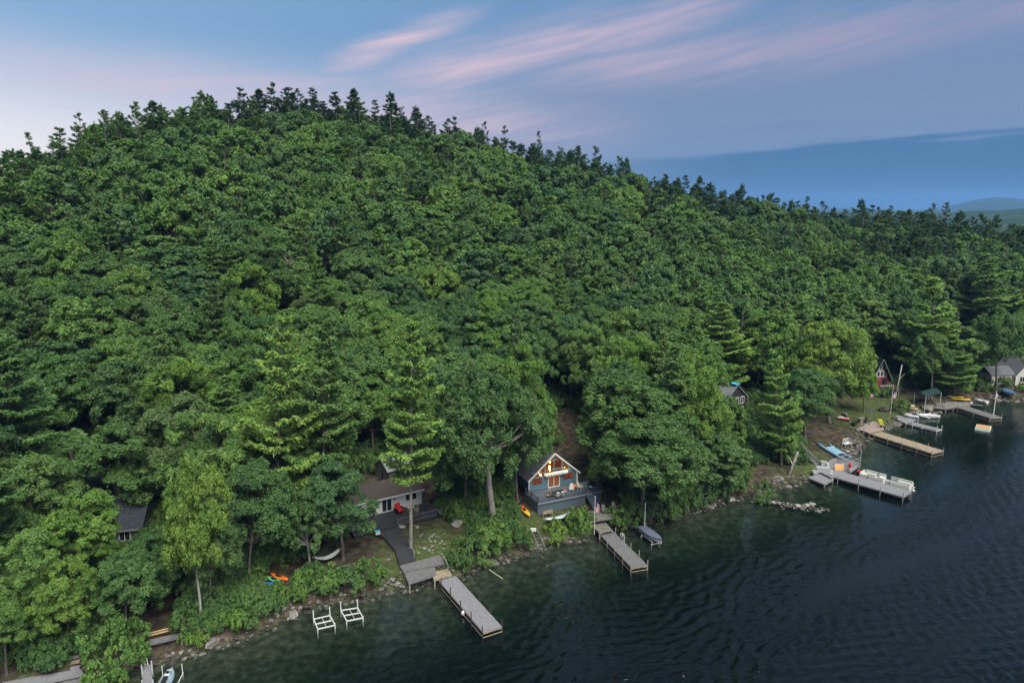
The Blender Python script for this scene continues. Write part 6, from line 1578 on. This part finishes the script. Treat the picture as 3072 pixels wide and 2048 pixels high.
# ------------------------------------------------------------------ shrubs and undergrowth
BUSH = [(1.0, 1.0, broadleaf(600+i, 1.0, 1.0, -0.15, nclump=30, nsub=7, nleaf=26, leaf=0.052, trunk_r=0.03)) for i in range(3)]
KINDS['bush'] = mk(BUSH, 'bush', LEAF, BARK); KINDS['bush_y'] = mk(BUSH, 'light_bush', LEAFY, BARK)
def shrub(px, py, hw, label, kind='bush', hr=0.85, group=None, k=0):
    g = ground(px, py); Z = proj(g.x, g.y, g.z)[2]; r = hw*Z/FPX
    e = place_tree(kind, k, g.x, g.y, r*2*hr, r, px*0.1, 'shrub', label, 'shrub', group, z=g.z-0.05)
for k, (px, py, hw, kd, lab) in enumerate([(1400, 1690, 48, 'bush', 'broad green shrub on the bank above the floating line'), (1447, 1672, 52, 'bush', 'largest green shrub between lawn and stone edging'), (1480, 1640, 40, 'bush_y', 'bright shrub below the stout oak trunk'), (1368, 1712, 30, 'bush', 'low shrub beside the dock handrail'),
    (1548, 1645, 46, 'bush', 'tall green shrub left of the boat ramp'), (1515, 1615, 30, 'bush', 'shrub at the foot of the stout oak'), (1666, 1618, 34, 'bush_y', 'bright lime shrub in front of the long hammock'), (1746, 1592, 42, 'bush_y', 'bright green shrub beside the flagpole'), (1716, 1580, 24, 'bush', 'small shrub right of the lime shrub'),
    (345, 2030, 82, 'bush', 'big rounded shrub beside the timber steps'), (598, 1930, 30, 'bush_y', 'yellow green shrub at the birch foot'), (562, 1932, 24, 'bush_y', 'small yellow shrub right of the wooden platform'), (2288, 1505, 34, 'bush', 'dark shrub at the jetty root'), (2700, 1238, 24, 'bush', 'spreading juniper under the yellow and pink kayak'),
    (1845, 1575, 34, 'bush', 'shrub behind the paver terrace'), (1895, 1575, 40, 'bush', 'shrub behind the covered sailboat'), (1800, 1455, 40, 'bush', 'shrub behind the blue cottage grill'), (1660, 1330, 25, 'bush', 'small shrub uphill of the blue cottage')]):
    shrub(px, py, hw, lab, kd, 1.0 if hw > 60 else 0.85, None, k)
for k, (px, py, hw) in enumerate([(865, 1797, 28), (925, 1785, 46), (990, 1772, 48), (1048, 1762, 46), (1105, 1748, 40), (1145, 1736, 24), (805, 1840, 28), (745, 1868, 44), (690, 1888, 40), (715, 1840, 36), (655, 1875, 38), (960, 1750, 30), (1020, 1742, 28), (838, 1820, 22)]):
    shrub(px, py, hw, 'green shrub in the hedge along the bank behind the white lift frames', 'bush_y' if k % 7 == 1 else 'bush', 0.62+0.3*(k*5 % 7)/7, 'hedge shrubs behind the lift frames', k)
for k, (px, py, hw) in enumerate([(1950, 1568, 38), (2000, 1552, 42), (2050, 1538, 40), (2100, 1515, 36), (2150, 1500, 38), (2200, 1490, 34), (1985, 1530, 44), (2090, 1490, 44), (2170, 1460, 40)]):
    shrub(px, py, hw, 'green shrub at the water under the overhanging shore oak', 'bush', 0.9, 'shore shrubs under the oak', k)
for k, (px, py, hw) in enumerate([(2925, 1168, 26), (2952, 1172, 16), (2985, 1178, 14), (3062, 1176, 14), (2890, 1172, 24), (2840, 1178, 22)]):
    shrub(px, py, hw, 'shrub on the bank between the yellow kayaks and the cream cottage', 'bush', 0.8, 'shrubs before the cream cottage', k)
OPEN_PX = [(1040,1585,1215,1745),(900,1620,1060,1745),(1200,1580,1420,1720),(1530,1470,1880,1625),(1645,1240,1755,1480),(2400,1190,2765,1450),(2690,1160,3085,1260),(330,1790,560,1940),(0,2000,262,2060),(195,1890,262,2010),(400,1935,560,2060),(2230,1390,2450,1470),(1050,1420,1330,1640),(770,1690,900,1790),(1560,1340,1860,1520)]
def undergrowth():
    rs = np.random.RandomState(21); n = 9000; th = rs.uniform(R(-40), R(41), n); 
    r0 = np.interp(th, sh_t, sh_r); r = r0 + 1.5 + rs.uniform(0, 1, n)**1.3*70
    X, Y = r*np.sin(th), r*np.cos(th); s = shore_dist(X, Y); Z = height(X, Y); pts = []
    for i in range(n):
        if s[i] < 1.6: continue
        u, v, _ = proj(X[i], Y[i], Z[i])
        if any(a < u < c and b < v < d for a, b, c, d in OPEN_PX): continue
        if s[i] > 14 and rs.rand() < 0.35: continue
        rr = rs.uniform(.7, 1.7); pts.append((X[i], Y[i], Z[i]-0.1, rr*rs.uniform(1.2, 2.0), rr, rs.uniform(0, 6.28), rs.randint(0, 50)))
        if len(pts) > 4200: break
    stuff_forest('undergrowth', pts, BUSH, LEAF, 'leafy undergrowth covering the forest floor behind the shore', 3)
    bpy.data.objects['undergrowth']['category'] = 'undergrowth'
undergrowth()

# ------------------------------------------------------------------ flags, hammocks, stairs and small things
def flagpole(base, top_px, label, flag_at=0.82, fw=0.55, fh=1.25):
    d = ray(*top_px); e = d[2]/math.hypot(d[0], d[1]); h = CAM_H + math.hypot(base.x, base.y)*e - base.z
    T = thing('flagpole', label, 'flagpole', base[:]); MB().tube((0, 0, -0.3), (0, 0, h), 0.055, 0.035, 8).build('pole', WHITE, T); MB().ell((0, 0, h), (.08, .08, .08), 8, 4).build('finial', WHITE, T)
    F = MB().box((0.04, 0, h*flag_at), (0.03, 0.03, 0.05)).build('flag', WHITE, T)
    red = mat('flag_red', (0.42, 0.03, 0.05), rough=0.8); wh = mat('flag_white', (0.55, 0.55, 0.56), rough=0.8); bl = mat('flag_blue', (0.03, 0.05, 0.18), rough=0.8)
    zt = h*flag_at; n = 9
    for i in range(n):   # limp cloth: stripes hang almost straight down
        x0 = 0.06 + fw*i/n; x1 = 0.06 + fw*(i+1)/n; y0, y1 = 0.10*math.sin(i*1.4), 0.10*math.sin((i+1)*1.4)
        top, bot = zt - 0.35*fw*i/n, zt - fh - 0.55*fw*i/n + (0.25 if i > 5 else 0)
        cut = top - fh*0.42 if i < 4 else top
        if i < 4: MB().slab([(x0, y0, top), (x1, y1, top-0.03), (x1, y1, cut), (x0, y0, cut)], 0.015).build('canton', bl, F)
        MB().slab([(x0, y0, cut-0.002), (x1, y1, cut-0.002), (x1, y1, bot), (x0, y0, bot)], 0.015).build('stripe', red if i % 2 == 0 else wh, F)
flagpole(at(1783, 1596, 1.25), (1785, 1489), 'white flagpole with a limp striped flag beside the weathered dock')
flagpole(at(2671, 1244, 1.3), (2677, 1163), 'tall white flagpole with striped flag in front of the red cottage', 0.86, 0.8, 1.3)
p = at(2980, 1246, 0.9); d = ray(2990, 1172); h = CAM_H + math.hypot(p.x, p.y)*d[2]/math.hypot(d[0], d[1]) - p.z
T = thing('dock_pole', 'tall white pole with a small pale pennant at the tip of the far dock', 'pole', p[:]); MB().tube((0, 0, -0.5), (0, 0, h), 0.10, 0.07, 8).build('shaft', WHITE, T); MB().slab([(0.1, 0, h-0.5), (0.5, 0.05, h-1.0), (0.25, 0.02, h-1.7), (0.08, 0, h-1.5)], 0.02).build('pennant', PINKW if False else mat('pale_pink_cloth', (0.45, 0.33, 0.34)), T)
def hammock(a, b, width, sag, label, m, trees=None):
    T = thing('hammock', label, 'hammock', (0, 0, 0)); n = 10; d = (b-a); sd = Vector((-d.y, d.x, 0)).normalized(); rings = []
    for k in range(n+1):
        t = 0.10+0.80*k/n; c = a.lerp(b, t) - Vector((0, 0, sag*math.sin(math.pi*t))); w = width/2*min(1, math.sin(math.pi*min(max((k+0.9)/(n+1.8), 0), 1))**0.45)
        rings.append([c-sd*w+Vector((0, 0, .18)), c-sd*w*.5+Vector((0, 0, .04)), c, c+sd*w*.5+Vector((0, 0, .04)), c+sd*w+Vector((0, 0, .18)), c+sd*w*.5+Vector((0, 0, .01)), c-Vector((0, 0, .03)), c-sd*w*.5+Vector((0, 0, .01))])
    MB().loft(rings).build('bed', m, T, smooth=True)
    for e, r in ((a, rings[0]), (b, rings[-1])):
        for q in (0, 2, 4): MB().tube(e, r[q], 0.015, n=4).build('cord', m, T)
ga, gb = ground(938, 1700), ground(1028, 1672); hammock(Vector((ga.x, ga.y, ga.z+1.3)), Vector((gb.x, gb.y, gb.z+1.4)), 1.3, 0.75, 'white rope hammock slung between two oaks on the bare earth', CANVAS)
ga, gb = ground(1630, 1575), ground(1722, 1556); hammock(Vector((ga.x, ga.y, ga.z+0.9)), Vector((gb.x, gb.y, gb.z+1.2)), 1.1, 0.45, 'pale blue green hammock stretched before the blue cottage deck', mat('pale_teal_cloth', (0.36, 0.44, 0.46), rough=0.9))
T = thing('hammock_stand', 'dark metal stand under the pale blue green hammock', 'stand', (0, 0, 0)); MB().tube(ga+Vector((0, 0, .9)), ga.lerp(gb, .2)+Vector((0, 0, .05)), .04, n=6).build('arm', BLACK, T); MB().tube(gb+Vector((0, 0, 1.2)), gb.lerp(ga, .2)+Vector((0, 0, .05)), .04, n=6).build('arm', BLACK, T); MB().tube(ga.lerp(gb, .2)+Vector((0, 0, .05)), gb.lerp(ga, .2)+Vector((0, 0, .05)), .04, n=6).build('base_tube', BLACK, T)
g = ground(1642, 1548); T = thing('garden_bench', 'wooden garden bench facing the lake below the blue deck', 'bench', g[:], BC_YAW)
MB().box((0, 0.1, .45), (1.6, .5, .05)).build('seat', W_TAN, T); MB().box((0, -.17, .75), (1.6, .05, .55)).build('backrest', W_TAN, T)
for x in (-.75, .75):
    for y in (-.15, .3): MB().box((x, y, .25), (.07, .07, .55)).build('leg', W_TAN, T)
T = thing('boat_ramp', 'narrow dark boat ramp with white winch box running into the water', 'ramp', (0, 0, 0))
for a, b in (((1596, 1601), (1618, 1645)), ((1612, 1594), (1634, 1640))): MB().beam(ground(*a)+Vector((0, 0, .25)), at(*b, 0.05), .12, .14).build('rail', W_GREY, T)
for k in range(5): f = (k+.5)/5; MB().beam((ground(1596, 1601)+Vector((0, 0, .22))).lerp(at(1618, 1645, .02), f), (ground(1612, 1594)+Vector((0, 0, .22))).lerp(at(1634, 1640, .02), f), .12, .08).build('crossbar', W_DARK, T)
q = ground(1600, 1596); MB().box((q.x, q.y, q.z+.4), (.8, .5, .35)).build('winch_box', VINYL, T)
T = thing('float_line', 'thin yellowish float line lying on the water by the stone edging', 'rope', (0, 0, 0)); a, b = at(1467, 1707, .06), at(1508, 1735, .06)
for k in range(7): MB().tube(a.lerp(b, k/7), a.lerp(b, (k+.92)/7), .045, n=6).build('float', mat('pale_yellow_float', (.40, .42, .24)), T)
def stairs_grey():
    zt, zb = 3.7, 1.0; a, b = at(2402, 1347, zt), at(2452, 1392, zb); T = thing('stairs', 'long grey wooden stairs with railings above the landing deck', 'stairs', (0, 0, 0)); n = 13
    d = Vector((b.x-a.x, b.y-a.y, 0)).normalized(); sd = Vector((-d.y, d.x, 0))*0.75
    for k in range(n): p = a.lerp(b, (k+.5)/n); MB().beam(p-sd, p+sd, .3, .06).build('tread', W_PALE, T)
    for s in (-1, 1):
        MB().beam(a+sd*s-Vector((0, 0, .15)), b+sd*s-Vector((0, 0, .15)), .06, .25).build('stringer', W_PALE, T); rl = MB().beam(a+sd*s+Vector((0, 0, .95)), b+sd*s+Vector((0, 0, .95)), .07, .07).build('handrail', W_PALE, T)
        for k in range(4): p = a.lerp(b, k/3)+sd*s; MB().beam(p-Vector((0, 0, .3)), p+Vector((0, 0, 1.05)), .09, .09).build('railing_post', W_GREY, rl)
        bl = MB()
        for k in range(1, 24): p = a.lerp(b, k/24)+sd*s; bl.beam(p, p+Vector((0, 0, .92)), .03, .03)
        bl.build('baluster_row', W_GREY, rl, stuff=True)
stairs_grey()
def crate(px, py, z, size, rz, name, label, cat, m, lid=None):
    p = at(px, py, z); T = thing(name, label, cat, p[:], rz); MB().box((0, 0, size[2]/2), size).build('body', m, T); MB().box((0, 0, size[2]+.03), (size[0]+.06, size[1]+.06, .06)).build('lid', lid or m, T); return T
PL = mat('grey_resin', (.27, .28, .30), rough=.6)
crate(2468, 1415, PZ, (2.2, .9, .8), R(-15), 'storage_box', 'big grey storage box on the landing deck edge', 'box', PL)
crate(2470, 1395, PZ, (.9, .7, .7), R(-15), 'storage_box', 'small grey storage box at the foot of the grey stairs', 'box', PL); crate(2482, 1398, PZ, (.4, .4, .5), 0, 'bucket', 'white bucket beside the small grey box', 'bucket', VINYL)
crate(2448, 1418, .75, (1.7, .6, .45), R(20), 'deck_bench', 'low grey bench on the lower landing', 'bench', PL)
p = at(2517, 1410, PZ); T = thing('foam_mat', 'orange tan board propped on the landing deck', 'board', p[:], R(-12)); MB().box((0, 0, .6), (1.5, .07, 1.2), rx=-.35).build('panel', mat('orange_tan_board', (.50, .25, .10)), T); MB().box((0, .35, .4), (.06, .7, .06)).build('prop', W_POST, T)
p = at(2548, 1418, PZ); kayak((p.x, p.y, PZ+.9), R(70), 'red and white paddle board standing on the landing deck', mat('red_board', (.45, .03, .04), rough=.4), 1.9, .6, VINYL, tilt=1.25, cat='paddle board')
T = thing('board_rack', 'open grey rack with tall posts on the landing deck', 'rack', (0, 0, 0)); C4 = [at(*q, PZ) for q in ((2512, 1395), (2540, 1412), (2578, 1396), (2556, 1382))]
for q in C4: MB().beam(q, q+Vector((0, 0, 1.6)), .1, .1).build('post', W_PALE, T)
for q, r in zip(C4, C4[1:]+C4[:1]): MB().beam(q+Vector((0, 0, 1.5)), r+Vector((0, 0, 1.5)), .08, .1).build('rail', W_PALE, T); MB().beam(q+Vector((0, 0, .8)), r+Vector((0, 0, .8)), .06, .08).build('rail', W_PALE, T)
q = C4[2]; MB().beam(q+Vector((.1, .1, -.4)), q+Vector((.15, .1, 2.9)), .14, .14).build('tall_post', W_PALE, T)
p = at(2494, 1428, PZ); T = thing('white_sign', 'small white notice board at the landing deck edge', 'sign', p[:], R(-20)); MB().box((0, 0, .75), (.5, .04, .8)).build('panel', VINYL, T); MB().box((0, .03, .35), (.06, .05, .7)).build('post', W_POST, T)
# leaning trunk and driftwood
T = thing('leaning_trunk', 'bare grey tree trunk leaning over the pale stone bank', 'trunk', (0, 0, 0)); a = ground(2362, 1432); MB().tube(a-Vector((0, 0, .4)), at(2388, 1368, a.z+4.4) if False else a+Vector((2.2, 1.6, 4.2)), .27, .2, 9).build('log', BARKM, T, smooth=True); MB().tube(a+Vector((1.1, .8, 2.1)), a+Vector((.6, 1.7, 3.3)), .12, .05, 6).build('stub', BARKL, T)
for k, (p0, p1, dz, lab) in enumerate([((2172, 1450), (2183, 1425), 1.6, 'white bleached driftwood limb leaning from the bank near the jetty'), ((2135, 1485), (2165, 1462), .8, 'thin bleached branch lying over the shore shrubs')]):
    a = ground(*p0); b = ground(*p1); T = thing('driftwood', lab, 'driftwood', (0, 0, 0)); b = b+Vector((0, 0, dz)); MB().tube(a, b, .12, .05, 6).build('limb', BARKL, T); MB().tube(a.lerp(b, .5), a.lerp(b, .5)+Vector((.5, .2, 1.0)), .06, .03, 5).build('twig', BARKL, T)
T = thing('pale_trunk', 'slim pale leaning trunk beside the red cottage', 'trunk', (0, 0, 0)); a = ground(2682, 1212); MB().tube(a, a+Vector((1.2, 0.5, 9.5)), .2, .1, 8).build('log', BARKL, T, smooth=True); MB().tube(a+Vector((.8, .3, 6)), a+Vector((2.2, .8, 7.2)), .06, .03, 5).build('branch', BARKL, T)
# patio things
gq = at(2585, 1268, 1.33); T = thing('planter', 'square tan masonry planter on the pinkish patio', 'planter', gq[:], .2); MB().box((0, 0, .5), (1.5, 1.1, 1.0)).build('body', W_TAN, T); MB().box((0, 0, 1.02), (1.6, 1.2, .08)).build('cap', CONCRETE, T)
gq = at(2596, 1272, 1.33); T = thing('patio_heater', 'dark upright stove beside the tan planter', 'stove', gq[:]); MB().tube((0, 0, 0), (0, 0, 1.5), .25, .2, 10).build('body', BLACK, T); MB().tube((0, 0, 1.5), (0, 0, 2.1), .08, n=8).build('flue', BLACK, T)
gq = at(2610, 1262, 1.33); T = thing('patio_umbrella', 'closed blue grey umbrella on the pinkish patio', 'umbrella', gq[:]); MB().tube((0, 0, 0), (0, 0, 2.6), .03, n=6).build('pole', ALU, T); MB().tube((0, 0, 1.2), (0, 0, 2.7), .2, .06, 9).build('canopy', COVER_BLUE, T); MB().tube((0, 0, 0), (0, 0, .1), .3, n=10).build('base', BLACK, T)
gq = at(2562, 1278, 1.33); crate(2562, 1278, 1.33, (.8, .7, .75), .4, 'speaker_box', 'black box with a pale side at the patio edge', 'box', BLACK)
for k, (px, py) in enumerate([(2640, 1272), (2643, 1281)]):
    gq = at(px, py, 1.33); T = thing('flower_pot', ['larger pot of yellow flowers at the patio corner', 'smaller pot of yellow flowers beside the tan dock'][k], 'flower pot', gq[:]); MB().tube((0, 0, 0), (0, 0, .45), .2, .28, 10).build('pot', BLACK, T); f = MB(); rr = random.Random(k)
    for i in range(26): f.ell((rr.uniform(-.4, .4), rr.uniform(-.4, .4), .5+rr.uniform(0, .5)), (.13, .13, .1), 6, 3)
    f.build('flower_cluster', mat('yellow_flowers', (.48, .46, .05), rough=.8), T, stuff=True)
def bench_lattice():
    gq = ground(2540, 1338); T = thing('lattice_bench', 'white lattice garden swing bench on the rocks below the leaning pole', 'bench', gq[:], R(30))
    MB().box((0, 0, .6), (1.9, .7, .06)).build('seat', WHITE, T)
    for i in range(9): MB().box((-.85+i*.21, .35, 1.05), (.07, .04, .9)).build('back_slat', WHITE, T)
    MB().box((0, .35, 1.5), (1.9, .06, .08)).build('top_rail', WHITE, T)
    for s in (-1, 1):
        MB().box((s*.95, 0, .85), (.07, .75, .07)).build('armrest', WHITE, T)
        for y in (-.32, .32): MB().box((s*.95, y, .42), (.07, .07, .85)).build('leg', WHITE, T)
bench_lattice()
GREYCH = mat('grey_chair_wood', (.13, .135, .145), rough=.8, noise=.2)
p = at(1812, 1538, 2.02); adirondack(p[:], BC_YAW+2.9, 'grey adirondack chair at the stairs end of the paver terrace', GREYCH)
p = at(1848, 1536, 2.02); adirondack((p.x, p.y, max(p.z, hz(p.x, p.y))), BC_YAW+3.4, 'larger grey adirondack chair under the shore oak', GREYCH).scale = (1.3, 1.3, 1.3)
p = at(1133, 1601, 2.5); T = thing('cooler', 'small teal and white cooler on the boardwalk corner', 'cooler', p[:], .4); MB().box((0, 0, .2), (.6, .45, .4)).build('body', VINYL, T); MB().box((0, 0, .43), (.62, .47, .1)).build('lid', TURQ, T)
p = ground(2618, 1200); T = thing('beach_towels', 'pink and blue towels hanging on a line by the bright oak', 'towels', p[:], .5); MB().box((-.5, 0, 1.2), (.8, .04, .7), ry=.3).build('towel', PINKW, T); MB().box((.4, 0, 1.45), (.7, .04, .5), ry=.3).build('towel', TURQ, T); MB().tube((-1.2, 0, 1.5), (1.2, 0, 1.9), .02, n=5).build('line', WHITE, T); MB().tube((-1.2, 0, 0), (-1.2, 0, 1.5), .04, n=6).build('post', W_POST, T); MB().tube((1.2, 0, 0), (1.2, 0, 1.9), .04, n=6).build('post', W_POST, T)
# fieldstone wall by the steps
T = thing('fieldstone_wall', 'short dark fieldstone wall above the timber steps', 'stone wall', (0, 0, 0)); rs_ = np.random.RandomState(31)
for k in range(70):
    f = rs_.rand(); px, py = (170+f*70, 1888+rs_.uniform(-8, 8)) if k % 2 else (232+rs_.uniform(-8, 8), 1888+f*32)
    g = ground(px, py); s = rs_.uniform(.3, .6); o = link('stone', ROCKS[rs_.randint(0, 8)], T); o.location = (g.x, g.y, g.z+rs_.uniform(0, .6)); o.scale = (s, s, s*.8); o.rotation_euler = (rs_.rand(), rs_.rand(), rs_.rand()*6)

# ------------------------------------------------------------------ single odd trees on the slope
def odd(kind, idx, px, py, h, hw, label, nm):
    g = ground(px, py, lift=h*0.55); z = hz(g.x, g.y); Z = proj(g.x, g.y, z)[2]; place_tree(kind, idx, g.x, g.y, h, hw*Z/FPX, px*.1, nm, label, 'tree', None, z=z)
odd('dead', 1, 640, 585, 15, 42, 'brown dying tree among the green canopy on the upper slope', 'dead_tree'); odd('dead', 1, 1012, 745, 16, 40, 'pale grey brown dying tree in the middle of the slope', 'dead_tree'); odd('dead', 0, 868, 868, 17, 34, 'tan-tipped bare tree behind the front oaks', 'dead_tree'); odd('dead', 0, 1885, 912, 16, 26, 'grey leafless snag poking from the oak canopy', 'dead_tree')

# ------------------------------------------------------------------ the air
def haze():
    me = bpy.data.meshes.new('haze'); X, Y0, Y1, Z0, Z1 = 10500, -300, 10500, -46, 330
    b = MB().box((0, (Y0+Y1)/2, (Z0+Z1)/2), (2*X, Y1-Y0, Z1-Z0)); me.from_pydata(b.v, [], b.f)
    m = bpy.data.materials.new('thin_air'); m.use_nodes = True; nt = m.node_tree
    for n in list(nt.nodes): nt.nodes.remove(n)
    o = nt.nodes.new('ShaderNodeOutputMaterial'); v = nt.nodes.new('ShaderNodeVolumePrincipled'); v.inputs['Color'].default_value = (0.20, 0.45, 0.95, 1); v.inputs['Density'].default_value = 0.00008
    nt.links.new(v.outputs[0], o.inputs['Volume']); me.materials.append(m); link('haze', me, kind='stuff')
haze()
